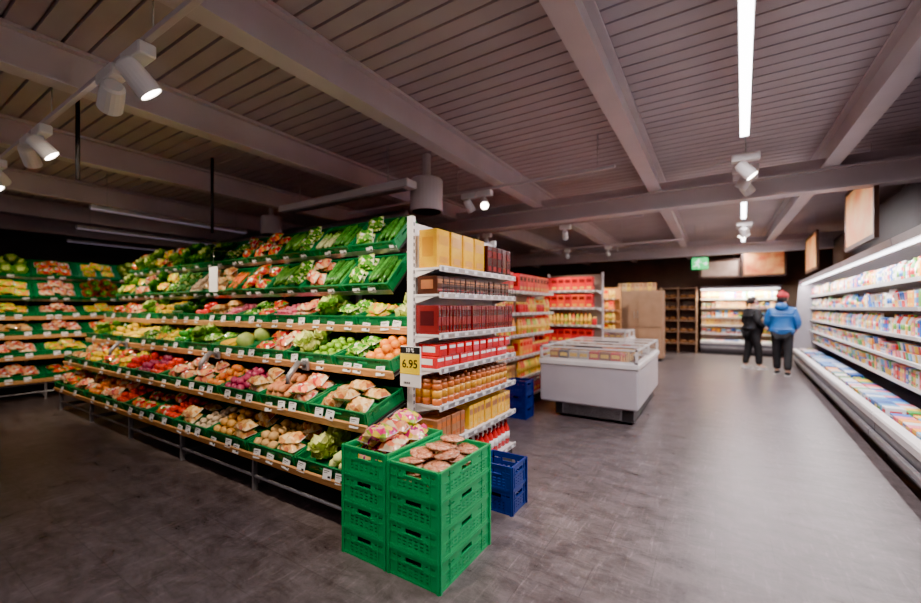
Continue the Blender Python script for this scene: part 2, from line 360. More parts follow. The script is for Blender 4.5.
lathep('bottle', 'drink_bottle', bp, [MULTI, MULTIB, LIDM], [(0, 4, 0), (3, 5, 1), (4, 9, 0), (8, 12, 2)], 'plastic drink bottle with label and cap', 'bottle')
lathep('sauce_bottle', 'sauce_bottle', [(a, b * 1.15) for a, b in bp], [MULTIY, GOLD, PR], [(0, 4, 0), (3, 5, 1), (4, 9, 0), (8, 12, 2)], 'sauce bottle with label on a white shelf', 'bottle')
lathep('red_bottle', 'syrup_bottle', bp, [PR, CARD, PRB], [(0, 4, 0), (3, 5, 1), (4, 9, 0), (8, 12, 2)], 'red bottle with white label on a low shelf', 'bottle')
lathep('jar', 'food_jar', [(.035, 0), (.045, .01), (.045, .12), (.036, .14), (.038, .142), (.038, .17), (.02, .171)], [MULTIR, GOLD], [(0, 4, 0), (3, 7, 1)], 'glass food jar with gold lid on a shelf', 'jar')
lathep('pack_orange', 'biscuit_jar', [(.034, 0), (.038, .008), (.038, .05), (.038, .11), (.038, .14), (.030, .155), (.033, .157), (.033, .18), (.02, .182)], [PO, PYD, BROWN], [(0, 3, 0), (2, 4, 1), (3, 6, 0), (5, 9, 2)], 'orange-brown biscuit jar with brown lid on a white shelf', 'biscuits', 12)
m = MB(); m.sph(.082, .07, .014, 16, 6, 0, T(0, 0, .014), lambda d: nz(d, 2.2, .25, 4)); m.sph(.045, .04, .006, 12, 5, 1, T(.008, 0, .026))
proto('flatbread', 'flatbread', m.mesh('flatbread', [pm('flatbread_crust', (.5, .12, .05), (.86, .5, .3), 60, .18, coat=1, bump=.7, rand=.3), pm('flatbread_top', (.78, .36, .18), (.5, .12, .05), 70, .18, coat=1)]), .17, .15, .028, 'bread', 'round reddish brown wrapped flatbread in a crate')

# ------------------------------------------------------------------ crates
def cratemesh(name, L, W, H, mat, fl=0):
    m = MB(); t = .007
    m.box(-L / 2 + .004, L / 2 - .004, .004, W - .004, 0, .006 + fl)
    def wall(w, M):
        xs = {-w / 2, w / 2, -.055, .055}; zs = {.012, H - .014}
        hh = (H * .62, H * .62 + .026) if H > .1 else (H * .5, H * .5 + .016); zs |= set(hh); holes = [(-.055, .055, *hh)]
        rows = [H * .22] if H < .1 else [H * .18, H * .3, H * .42]
        k = int((w - .08) / .04)
        for r_ in rows:
            for i in range(k):
                x = (i - (k - 1) / 2) * .04
                holes.append((x - .012, x + .012, r_, r_ + .007)); xs |= {x - .012, x + .012}; zs |= {r_, r_ + .007}
        for sx in (-1, 1):
            x = sx * (.055 + (w / 2 - .055) / 2)
            holes.append((x - .03, x + .03, H * .7, H * .7 + .008)); xs |= {x - .03, x + .03}; zs |= {H * .7, H * .7 + .008}
        xs = sorted(xs); zs = sorted(zs)
        for j in range(len(zs) - 1):
            zc = (zs[j] + zs[j + 1]) / 2; run = None
            for i in range(len(xs)):
                solid = False
                if i < len(xs) - 1:
                    xc = (xs[i] + xs[i + 1]) / 2
                    solid = not any(a < xc < b and c < zc < d for a, b, c, d in holes)
                if solid and run is None: run = xs[i]
                if not solid and run is not None:
                    m.box(run, xs[i], 0, t, zs[j], zs[j + 1], 0, M); run = None
        m.box(-w / 2, w / 2, -.006, t + .001, H - .014, H, 0, M)
        m.box(-w / 2, w / 2, -.004, t + .001, 0, .013, 0, M)
        if H > .1:
            m.box(-w / 2, w / 2, -.003, .001, H * .52, H * .52 + .006, 0, M)
            m.box(-.07, .07, -.005, .001, H * .62 - .006, H * .62, 0, M)
        for sx in (-1, 1):
            m.box(sx * w / 2 - .012, sx * w / 2 + .012, -.003, .012, 0, H, 0, M)
            m.box(sx * w * .32 - .004, sx * w * .32 + .004, -.004, .001, .01, H - .01, 0, M)
    wall(L - .012, T(0, .006, 0)); wall(L - .012, T(0, W - .006, 0) @ Rz(180))
    wall(W - .012, T(-L / 2 + .006, W / 2, 0) @ Rz(-90)); wall(W - .012, T(L / 2 - .006, W / 2, 0) @ Rz(90))
    return m.mesh(name, mat)
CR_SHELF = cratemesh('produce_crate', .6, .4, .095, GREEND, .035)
CR_STACK = cratemesh('stacking_crate', .365, .56, .158, GREEN)
CR_BLUE = cratemesh('bottle_crate', .30, .27, .17, BLUE)

def fill(M, L, W, z0, key, group, layers=2, near=True, prob=.8, xoff=0):
    p = P[key]; w, d, h = p['w'] * 1.02, p['d'] * 1.02, p['h']
    longy = p['d'] > 1.6 * p['w']
    n0, m0 = max(1, int(L / w)), max(1, int(W / d))
    if w > L: return
    for ly in range(layers):
        nx, ny = n0, m0
        if ly:
            nx = max(1, n0 - (ly % 2 if n0 > 1 else 0)); ny = max(1, m0 - 1) if (m0 > 2) else m0
        sx, sy = L / max(n0, 1), W / max(m0, 1)
        for i in range(nx):
            for j in range(ny):
                if ly and R.random() > prob: continue
                x = (i - (nx - 1) / 2) * sx + R.uniform(-.2, .2) * (sx - p['w']) + (R.uniform(-.014, .014) if ly else 0)
                y = W / 2 + (j - (ny - 1) / 2) * sy + R.uniform(-.3, .3) * (sy - p['d'])
                bag = p['w'] > .12 or longy or p['w'] > 1.3 * p['d']
                jit = 24 if (p['w'] > .15 and ly) else 7
                rz = (R.choice([0, 180]) + R.uniform(-jit, jit)) if bag else R.uniform(0, 360)
                tilt = R.uniform(-14, 30) if p['w'] > .12 else (0 if longy else R.uniform(-25, 25))
                MM = M @ T(x + xoff, y, z0 + ly * h * .74) @ Rz(rz) @ (T(0, 0, h / 2) @ Rx(tilt if not (bag and rz > 90) else -tilt) @ T(0, 0, -h / 2))
                place(key, MM, group, near)

# ------------------------------------------------------------------ produce racks
TIERS = [(1.87, .33, 16), (1.97, .70, 16), (2.22, 1.03, 16), (2.45, 1.34, 16), (2.62, 1.64, 46), (2.80, 2.03, 46)]
def text_mesh(s, size, mat, ext=.0006):
    c = bpy.data.curves.new('t', 'FONT'); c.body = s; c.size = size; c.extrude = ext; c.align_x = 'CENTER'; c.align_y = 'CENTER'; c.offset = .0012
    o = bpy.data.objects.new('t', c); COL.objects.link(o); bpy.context.view_layer.update()
    me = bpy.data.meshes.new_from_object(o.evaluated_get(bpy.context.evaluated_depsgraph_get()))
    bpy.data.objects.remove(o); me.materials.clear(); me.materials.append(mat); return me
tm = MB(); tm.box(-.042, .042, -.0015, .0015, 0, .07, 0)
tm.box(-.034, .02, -.0022, -.001, .054, .059, 1); tm.box(-.034, .004, -.0022, -.001, .043, .046, 1); tm.box(.008, .034, -.0022, -.001, .012, .026, 1)
TAG = tm.mesh('price_tag', [CARD, INK])

def rack(M, x0, cols, contents, label, near_cols, nlayer=2, trim=0):
    pitch = .62; L = pitch * cols
    parts = []
    OFF = [0, 0, 0, 0, trim, trim * 1.25]
    shp = MB(); shp.box(x0 - L, x0 - .02, 3.1, 3.13, .1, 2.05); parts.append(('back_panel', shp.mesh('back_panel', DGREY)))
    for ti, (yf, zf, a) in enumerate(TIERS):
        Mt = T(0, yf, zf) @ Rx(a); xr = x0 - OFF[ti]
        s = MB(); s.box(x0 - L, xr, 0, .41, -.014, -.002, 0, Mt); parts.append(('shelf', s.mesh('shelf', DGREY)))
        if ti < 4:
            s = MB(); s.bbox(x0 - L - .02, x0 + .01, -.03, -.010, -.04, .02, .003, 0, Mt); parts.append(('wooden_rail', s.mesh('wooden_rail', WOOD)))
        else:
            s = MB(); s.box(x0 - L, xr, -.012, -.008, -.02, .03, 0, Mt); parts.append(('front_rail', s.mesh('front_rail', STEEL)))
    for i in range(0, cols + 1, 2):
        x = x0 - min(i * pitch, L) + (-.02 if i == 0 else .0)
        s = MB(); s.box(x - .02, x + .02, 3.04, 3.1, 0, 2.05 if i == 0 else 2.3); s.box(x - .02, x + .02, 1.95, 3.1, .05, .1)
        s.box(x - .012, x + .012, 1.9, 1.94, 0, .30)
        for (yf, zf, a) in (TIERS[:4] if i == 0 else TIERS):
            y2 = yf + .40 * math.cos(math.radians(a)); z2 = zf + .40 * math.sin(math.radians(a)) - .03
            s.tube([(x, yf + .02, zf - .028), (x, y2, z2 - .01), (x, 3.06, z2 - .02)], .010, 6)
        parts.append(('upright', s.mesh('upright', GREY)))
    parts += wires('base_bar', [((x0 - L, 1.92, .12), (x0, 1.92, .12)), ((x0 - L, 1.92, .26), (x0, 1.92, .26))], .013, GREY, 8)
    rk = thing('produce_rack', label, 'produce display', M, parts)
    for ti, (yf, zf, a) in enumerate(TIERS):
        for c in range(cols):
            wk = (L - OFF[ti]) / L
            xc = x0 - OFF[ti] - pitch * wk * (c + .5)
            Mc = M @ T(xc, yf, zf) @ Rx(a) @ S(wk, 1, 1)
            keys = contents[ti][c % len(contents[ti])].split('+')
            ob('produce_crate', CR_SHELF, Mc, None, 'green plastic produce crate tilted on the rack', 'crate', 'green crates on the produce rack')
            near = c < near_cols
            for q, key in enumerate(keys):
                p = P[key]
                LL = .57 / len(keys); xo = -(q - (len(keys) - 1) / 2) * LL
                big = p['h'] > .12
                fill(Mc @ T(0, .02, 0), LL, .36, .045, key, key.replace('_', ' ') + ' in the produce display', 1 if big else nlayer, near, .9 if near else .8, xo)
            if ti < 4:
                n = 3 if c < 4 else (2 if c < 7 else 1)
                for k in range(n):
                    ob('price_tag', TAG, M @ T(xc + ((k + .5) / n - .5) * .56 + R.uniform(-.05, .05), yf - .032, zf - .035 + R.uniform(0, .05)) @ Rx(-12) @ Ry(R.uniform(-7, 7)), None, 'small white price tag clipped to the wooden rail', 'price tag', 'price tags on the produce rack')
            else:
                for k in range(2): ob('price_tag', TAG, M @ T(xc + (k - .5) * .3 + R.uniform(-.1, .1), yf - .017, zf + .0) @ Rx(20), None, 'small white price tag clipped to the shelf edge', 'price tag', 'price tags on the produce rack')
main = [
 ['chicory+lettuce_pale', 'bag_brown+potato', 'bag_brown+onion', 'mushroom+bag_brown', 'tomato+bag_red', 'bag_red', 'tomato+bag_pink', 'bag_pink+apple', 'bag_pink', 'bag_red+bag_pink'],
 ['bag_brown', 'bag_pink+ginger_root', 'bag_brown+red_onion', 'apple+bag_pink', 'bag_pink', 'tomato+red_onion', 'pepper_red+bag_yellow', 'bag_red', 'pepper_yellow+bag_red', 'bag_brown'],
 ['orange+bag_green', 'lime+lettuce_pale', 'bag_pink+bag_red', 'cabbage+banana', 'bag_green+lettuce', 'pepper_green+lemon', 'bag_yellow+bag_green', 'lemon+banana', 'pepper_yellow+bag_green', 'lettuce+bag_yellow'],
 ['lettuce_pale+bag_yellow', 'bag_green+lettuce', 'bag_pink+radish', 'bag_red+bag_green', 'radish+bag_brown', 'pepper_red+spinach', 'avocado+pepper_yellow', 'bag_yellow+lettuce', 'bag_pink+bag_red', 'bag_red'],
 ['cucumber+bag_green', 'cucumber+bag_pink', 'bag_green+zucchini', 'bag_red', 'carrot+bag_brown', 'bag_brown+mushroom', 'broccoli+bag_green', 'bag_yellow+spinach', 'bag_pink', 'bag_yellow+lettuce'],
 ['cucumber+bag_green', 'cucumber+leek', 'bag_green+zucchini', 'bag_red', 'bag_red+bag_green', 'spinach+lettuce', 'spinach', 'lettuce+bag_red', 'bag_yellow+lettuce', 'lettuce+bag_red'],
]
rack(Matrix.Identity(4), -1.97, 10, main, 'long tiered vegetable rack with light wooden rails', 3, trim=.36)
left = [
 ['bag_green', 'cabbage+lettuce', 'lettuce', 'bag_red', 'bag_pink', 'bag_green'], ['bag_pink', 'apple+bag_red', 'bag_red', 'bag_yellow', 'bag_pink', 'bag_red'],
 ['bag_pink', 'bag_yellow', 'bag_red', 'bag_pink', 'bag_brown', 'lettuce'], ['bag_red', 'lettuce_red', 'bag_yellow', 'bag_pink', 'bag_yellow', 'bag_green'],
 ['lettuce', 'bag_red', 'lettuce_red', 'bag_pink', 'bag_yellow', 'lettuce'], ['spinach', 'lettuce', 'bag_yellow', 'bag_red', 'lettuce', 'bag_green']]
rack(T(-7.5, 0, 0) @ Rz(90), 4.5, 6, left, 'tiered vegetable rack standing along the side wall', 0)

for (x, ti) in ((-2.9, 1), (-4.3, 1), (-6.6, 1)):
    yf, zf, a = TIERS[ti + 1]
    s = MB(); s.tube([(0, 0, .0), (0, -.07, .03), (0, -.16, -.07), (0, -.17, -.13)], [.02, .025, .025, .018], 8)
    s2 = MB(); s2.bbox(-.04, .04, -.01, .012, -.04, .04, .004)
    thing('scoop_holder', 'bent grey metal holder arm on the rack rail', 'holder', T(x, yf - .045, zf - .01), [('arm', s.mesh('arm', GREY)), ('clamp', s2.mesh('clamp', GREY))], 'holder arms on the rack')
s = MB(); s.bbox(-.09, .09, -.004, .004, -.28, 0, .002); s2 = MB(); s2.tube([(0, 0, 0), (0, 0, .18), (0, .3, .2)], .003, 6)
thing('hanging_notice', 'white paper notice hanging in front of the greens', 'sign', T(-4.75, 2.36, 1.96), [('card', s.mesh('card', CARD)), ('hook', s2.mesh('hook', STEEL))])

# ------------------------------------------------------------------ stacked crates
for (xc, lab, zz) in ((-1.77, 'green plastic crate stacked against the rack end', .1655), (-1.395, 'green plastic crate stacked beside another stack', .1595)):
    for k in range(4):
        ob('stacking_crate', CR_STACK, T(xc + R.uniform(-.002, .002), 1.725, k * zz) @ S(1, 1, zz / .1595), None, lab, 'crate', 'stacked green crates')
zt = 3 * .1655
for k, (dx, dy, rz, dz, ry) in enumerate([(-.075, .12, 85, .04, 0), (.08, .13, 95, .04, 0), (-.07, .33, 85, .04, 0), (.08, .34, 88, .04, 0), (0, .47, 5, .06, 0), (-.07, .16, 80, .125, 6), (.08, .18, 100, .125, -6), (-.06, .38, 60, .13, 4), (.08, .40, 110, .13, -5), (.0, .26, 20, .20, 6), (.02, .12, 5, .19, -4), (-.03, .42, 15, .21, 6)]):
    place('bag_purple' if k not in (6, 9) else 'bag_pink', T(-1.77 + dx, 1.73 + dy, zt + dz) @ Rz(rz) @ Ry(ry), 'bagged vegetables in the stacked crate')
zt = 3 * .1595
for ly in range(6):
    pos = [(-.085, .10), (.085, .10), (-.085, .26), (.085, .26), (-.085, .43), (.085, .44)] if ly < 4 else ([(-.06, .16), (.07, .22), (-.03, .36)] if ly == 4 else [(.0, .24), (.0, .4)])
    for dx, dy in pos:
        place('flatbread', T(-1.395 + dx + R.uniform(-.008, .008), 1.725 + dy + R.uniform(-.01, .01), zt + .045 + ly * .029) @ Rz(R.uniform(-30, 30)) @ Rx(R.uniform(-8, 8)) @ Ry(R.uniform(-6, 6)), 'flatbreads in the stacked crate')
for k in range(2):
    ob('bottle_crate', CR_BLUE, T(-1.385, 2.66, k * .1715) @ S(1, 1, 1.05), None, 'blue plastic bottle crate stacked on the floor', 'crate', 'blue crates by the end shelf')
for k in range(3): ob('bottle_crate', CR_BLUE, T(-2.30, 5.05, k * .1715), None, 'blue plastic bottle crate before the red shelf', 'crate', 'blue crates by the shelves')

# ------------------------------------------------------------------ gondola shelving
SHELLM = pm('shelf_cream', (.36, .28, .22), (.3, .24, .19), 4, .4, rand=.02)
def gondola(M, L, H, D, zs, label, bk=None, fr=None):
    parts = []; fr = fr or WHITE
    s = MB(); s.box(0, L, D - .012, D, .02, H); parts.append(('back_panel', s.mesh('back_panel', bk or WHITE)))
    for x in (-.015, L + .015):
        s = MB(); s.box(x - .016, x + .016, D - .04, D + .01, 0, H + .04)
        z = .2
        while z < H:
            s.box(x - .005, x + .005, D - .042, D - .038, z, z + .025, 1); z += .05
        parts.append(('upright', s.mesh('upright', [fr, INK])))
    for z in zs:
        s = MB(); s.box(0, L, .004, D - .014, z - .016, z)
        for x in (.01, L - .01): s.prism([(.03, z - .016), (D - .02, z - .016), (D - .02, z - .07)], x - .003, x + .003)
        s.box(0, L, -.006, .004, z - .03, z + .012); s.box(.01, L - .01, -.008, -.006, z - .024, z + .004, 1)
        n = int(L / .14)
        for i in range(n): s.box((i + .3) * L / n, (i + .3) * L / n + .05, -.0092, -.008, z - .021, z + .001, 2)
        parts.append(('shelf', s.mesh('shelf', [fr, STEEL, CARD])))
    s = MB(); s.box(0, L, .03, D - .01, 0, zs[-1] - .02 if zs[-1] < .25 else .08); parts.append(('base', s.mesh('base', DGREY)))
    return thing('shelving_unit', label, 'shelving', M, parts)
def row(M, x0, x1, y, z, keys, group, hmax=9, rows=1, gap=.004, block=0, stack=0):
    keys = [k for k in keys if P[k]['h'] < hmax]
    x = x0; k = R.choice(keys); cnt = 0
    while True:
        if block and cnt >= block: k = R.choice(keys); cnt = 0
        if not block: k = R.choice(keys)
        p = P[k]
        if x + p['w'] > x1: break
        n = 1
        if stack and p['h'] < .1: n = max(1, int(stack / p['h']))
        for q in range(n):
            place(k, M @ T(x + p['w'] / 2, y + p['d'] / 2 + R.uniform(0, .012), z + q * (p['h'] + .001)) @ Rz(R.uniform(-1, 1)), group)
        x += p['w'] + gap; cnt += 1

ME = T(-1.638, 2.33, 0) @ Rz(90)
zs = [1.79, 1.60, 1.31, 1.065, .80, .52, .2]
gondola(ME, 1.26, 2.13, .26, zs, 'white shelving unit full of chocolate and biscuits')
for i in range(4): place('choc_yellow', ME @ T(.10 + i * .178, .12, 1.79) @ Rz(R.uniform(-4, 4)), 'boxes on the top shelf')
for i in range(5): place('choc_maroon', ME @ T(.79 + i * .094, .12, 1.79) @ Rz(R.uniform(-2, 2)), 'boxes on the top shelf')
row(ME, .01, 1.25, .03, 1.60, ['cookie_dark'], 'packets on the second shelf')
row(ME, .01, 1.25, .02, 1.31, ['choc_bar'], 'chocolate bars on the shelf', gap=.006)
row(ME, .01, 1.25, .03, 1.065, ['pack_redwhite'], 'red packets on the shelf')
for i in range(10): place('pack_redwhite', ME @ T(.09 + i * .118, .125, 1.065 + .087) @ Rz(R.uniform(-5, 5)), 'red packets on the shelf')
for q in range(3): row(ME, .01, 1.25, .02 + q * .081, .80, ['pack_orange'], 'orange jars on the shelf', gap=.003)
row(ME, .01, .45, .03, .52, ['pack_brown'], 'snack packets on the shelf')
row(ME, .46, 1.25, .03, .52, ['pack_gold'], 'snack packets on the shelf')
row(ME, .02, 1.25, .03, .2, ['red_bottle'], 'red bottles on the low shelf')
# dark wire guard in front of the second shelf
s = MB()
for z in (1.625, 1.655, 1.685): s.tube([(.01, -.012, z), (1.25, -.012, z)], .003, 6)
for i in range(22): s.tube([(.02 + i * .058, -.012, 1.605), (.02 + i * .058, -.012, 1.69)], .002, 5)
g_ = ob('wire_guard', s.mesh('wire_guard', DGREY), ME, None, 'dark wire guard rail clipped along a shelf front', 'guard rail')

s = MB(); s.bbox(-.09, .09, -.006, .006, 0, .28, .003)
sy = MB(); sy.box(-.086, .086, -.008, -.006, .09, .228)
sh = MB(); sh.box(-.086, .086, -.008, -.006, .232, .276)
for i in range(10): sh.box(-.055 + i * .006, -.055 + i * .006 + (.0015 + .0015 * (i % 3)), -.0075, -.006, .02, .035, 0)
sc = MB(); sc.tube([(0, .006, .24), (0, .03, .25), (-.03, .14, .25)], .005, 6)
MS = T(-1.78, 2.18, .955)
thing('price_sign', 'yellow and white price card clipped to the shelf end', 'price sign', MS, [
    ('board', s.mesh('board', CARD)), ('yellow_panel', sy.mesh('yellow_panel', YEL)), ('header', sh.mesh('header', INK)), ('clip', sc.mesh('clip', STEEL)),
    ('price_text', text_mesh('6.95', .08, INK, .001), T(0, -.0088, .158) @ Rx(90)), ('header_text', text_mesh('10 %', .036, CARD), T(0, -.0088, .253) @ Rx(90))])

M2 = T(-2.5, 4.2, 0) @ Rz(90); z2 = [1.75, 1.42, 1.09, .76, .43, .12]
for q in range(2):
    Mq = M2 @ T(q * 1.5, 0, 0)
    gondola(Mq, 1.44, 2.0, .42, z2, 'white shelving unit with sauces and red cartons', SHELLM)
    for i, z in enumerate(z2): row(Mq, .02, 1.42, .03, z, [['red_carton'], ['sauce_bottle', 'jar'], ['sauce_bottle'], ['yellow_carton', 'jar'], ['beige_carton', 'sauce_bottle'], ['red_carton']][i], 'groceries on the rear shelving', .32, block=4)
M3 = T(-3.1, 8.2, 0); z3 = [1.85, 1.5, 1.15, .8, .45, .12]
gondola(M3, 1.12, 2.2, .42, z3, 'white shelving unit stacked with red cartons', SHELLM)
for i, z in enumerate(z3): row(M3, .02, 1.1, .03, z, [['red_carton'], ['red_carton'], ['jar', 'sauce_bottle'], ['red_carton'], ['yellow_carton'], ['red_carton']][i], 'groceries on the rear shelving', .33, block=4)
M4 = T(-3.3, 11.2, 0); z4 = [1.75, 1.45, 1.15, .85, .55, .2]
gondola(M4, 1.1, 2.05, .42, z4, 'wooden shelving unit with yellow and red cartons', WOOD, WOOD)
for z in z4: row(M4, .02, 1.08, .03, z, ['yellow_carton', 'sauce_bottle'], 'cartons on the far shelving', block=4)
# plain tan cabinet by the bakery
s = MB(); s.bbox(0, 1.3, 0, .6, .08, 2.0, .01); p_ = [('body', s.mesh('body', TAN))]
for k in range(2):
    s = MB(); s.bbox(.03 + k * .63, .63 + k * .63, -.02, -.002, .95, 1.95, .004); p_.append(('door', s.mesh('door', TAN)))
    s = MB(); s.bbox(.03 + k * .63, .63 + k * .63, -.02, -.002, .12, .92, .004); p_.append(('door', s.mesh('door', TAN)))
    s = MB(); s.bbox(.56 + k * .08, .58 + k * .08, -.04, -.02, 1.2, 1.4, .003); p_.append(('handle', s.mesh('handle', STEEL)))
s = MB(); s.box(.03, 1.27, .04, .58, 0, .08); p_.append(('plinth', s.mesh('plinth', DGREY)))
thing('cabinet', 'plain tan brown cabinet standing near the bakery rack', 'cabinet', T(-2.55, 12.6, 0), p_)
for i in range(4): row(T(-2.55, 12.6, 0), .1, 1.2, .1, 2.0, ['beige_carton'], 'packets on the tan cabinet') if i == 0 else None
M6 = T(-5.0, 9.6, 0)
gondola(M6, 1.5, 2.1, .42, z4, 'tall shelving unit with yellow boxes', SHELLM)
for z in z4: row(M6, .02, 1.48, .03, z, ['yellow_carton', 'red_carton'], 'cartons on the far shelving', block=4)

parts = []
s = MB(); s.box(0, 1.1, .5, .53, 0, 2.2); parts.append(('back_panel', s.mesh('back_panel', DWOOD)))
for x in (0, .53, 1.06): s = MB(); s.box(x, x + .04, 0, .5, 0, 2.2); parts.append(('side_panel', s.mesh('side_panel', TAN)))
for z in (.3, .68, 1.06, 1.44, 1.82, 2.14): s = MB(); s.box(.04, 1.06, .02, .5, z, z + .03); parts.append(('shelf', s.mesh('shelf', TAN)))
thing('bakery_rack', 'dark wooden bread rack against the back wall', 'bread rack', T(-1.62, 15.4, 0), parts)
m = MB(); m.sph(.11, .07, .05, 12, 7, 0, T(0, 0, .05), lambda d: nz(d, 2, .1))
for k in range(4): m.box(-.07 + k * .04, -.064 + k * .04, -.04, .04, .092, .098, 1)
proto('loaf', 'bread_loaf', m.mesh('bread_loaf', [pm('bread_crust', (.42, .18, .05), (.3, .11, .03), 12, .6), CARD]), .23, .15, .1, 'bread', 'golden brown loaf on the wooden rack')
for z in (.33, .71, 1.09, 1.47, 1.85):
    for x in (.05, .59):
        row(T(-1.62, 15.4, 0), x, x + .47, .08, z, ['loaf'], 'bread loaves on the rack', gap=.004)

# ------------------------------------------------------------------ refrigerated display cases
CASE = pm('case_enamel', (.30, .275, .30), (.26, .24, .26), 3, .3, .2, rand=.02)
CASED = pm('case_dark_base', (.12, .11, .125), (.09, .085, .095), 3, .35, .3, rand=.02)
CASEIN = pm('case_interior', (.17, .155, .165), (.15, .135, .145), 3, .4, rand=.02)
CASEW = pm('case_interior_warm', (.5, .42, .33), (.45, .38, .3), 3, .4, rand=.02)
def fridge(M, L, keys, label, wz=(.66, .93, 1.2, 1.5, 1.8), en=20, col=(1, .94, .95), inner=None):
    parts = []
    s = MB(); s.box(.01, L - .01, .08, .9, 0, .10); parts.append(('plinth', s.mesh('plinth', DGREY)))
    s = MB(); s.prism([(.03, .09), (-.01, .16), (0, .36), (.08, .36), (.08, .31), (.9, .31), (.9, .09)], 0, L); parts.append(('lower_body', s.mesh('lower_body', CASED)))
    s = MB(); s.bbox(0, L, -.05, -.012, .20, .26, .008); parts.append(('bumper_rail', s.mesh('bumper_rail', GREY)))
    s = MB(); s.prism([(-.02, .35), (-.03, .42), (-.02, .44), (.06, .44), (.06, .35)], 0, L); parts.append(('top_rail', s.mesh('top_rail', WHITE)))
    s = MB(); s.box(0, L, .88, .95, .3, 2.2); parts.append(('back_panel', s.mesh('back_panel', inner or CASEIN)))
    for q, z in enumerate(wz):
        y0 = .36 if q == 0 else .32
        s = MB(); s.box(0, L, y0, .88, z - .02, z); s.prism([(y0 - .01, z - .03), (y0 - .02, z + .012), (y0, z + .012), (y0 + .005, z - .03)], 0, L, 1)
        parts.append(('shelf', s.mesh('shelf', [WHITE, CARD])))
    s = MB(); s.prism([(.12, 2.12), (.11, 2.2), (.96, 2.24), (.96, 2.16), (.3, 2.14), (.24, 2.12)], 0, L); parts.append(('canopy', s.mesh('canopy', CASE)))
    s = MB(); s.box(.02, L - .02, .15, .20, 2.10, 2.118); parts.append(('led_strip', s.mesh('led_strip', LED)))
    e = thing('refrigerated_display_case', label, 'refrigerated display', M, parts)
    ld = bpy.data.lights.new('case_lamp', 'AREA'); ld.shape = 'RECTANGLE'; ld.size = L - .1; ld.size_y = .04; ld.energy = en * L; ld.color = col
    ob('case_lamp', ld, T(L / 2, .175, 2.095) @ Rx(18), e)
    g = 'chilled products in the display case'
    row(M, .03, L - .03, .09, .312, ['blue_pack', 'tray_pack'], g, block=5, gap=.005, stack=.2)
    row(M, .03, L - .03, .25, .312, ['blue_pack', 'tray_pack'], g, block=4, gap=.005, stack=.2)
    for i, z in enumerate(wz): row(M, .03, L - .03, .37 if i == 0 else .335, z, keys[i % len(keys)], g, .23 if i < 2 else .28, block=3, gap=.004, stack=.19)
th = -92.63
xf, yf_ = 1.74, 13.6
K = [['yogurt', 'mixed_carton'], ['yogurt', 'mixed_carton', 'tray_pack'], ['mixed_carton', 'bottle', 'milk_carton'], ['yogurt', 'mixed_carton', 'bottle'], ['bottle', 'milk_carton']]
K2 = [['tub'], ['tub'], ['bottle', 'milk_carton'], ['tub', 'bottle'], ['bottle', 'milk_carton']]
for q in range(4):
    Mq = T(xf, yf_, 0) @ Rz(th) @ T(q * 2.62, 0, 0)
    fridge(Mq, 2.6, K if q > 1 else K2, 'long open refrigerated display case with dairy products')
s = MB(); s.prism([(0, .10), (-.02, .44), (.1, 2.22), (.97, 2.26), (.97, 0), (.05, 0)], -.05, -.005)
thing('end_panel', 'grey end panel of the refrigerated case row', 'end panel', T(xf, yf_, 0) @ Rz(th), [('panel', s.mesh('panel', CASE))])
fridge(T(-.42, 15.5, 0), 2.1, [['tub'], ['beige_carton'], ['tub', 'milk_carton'], ['tub', 'beige_carton'], ['sauce_bottle', 'milk_carton']], 'bright refrigerated wall case at the aisle end', en=95, col=(1, .88, .7), inner=CASEW)

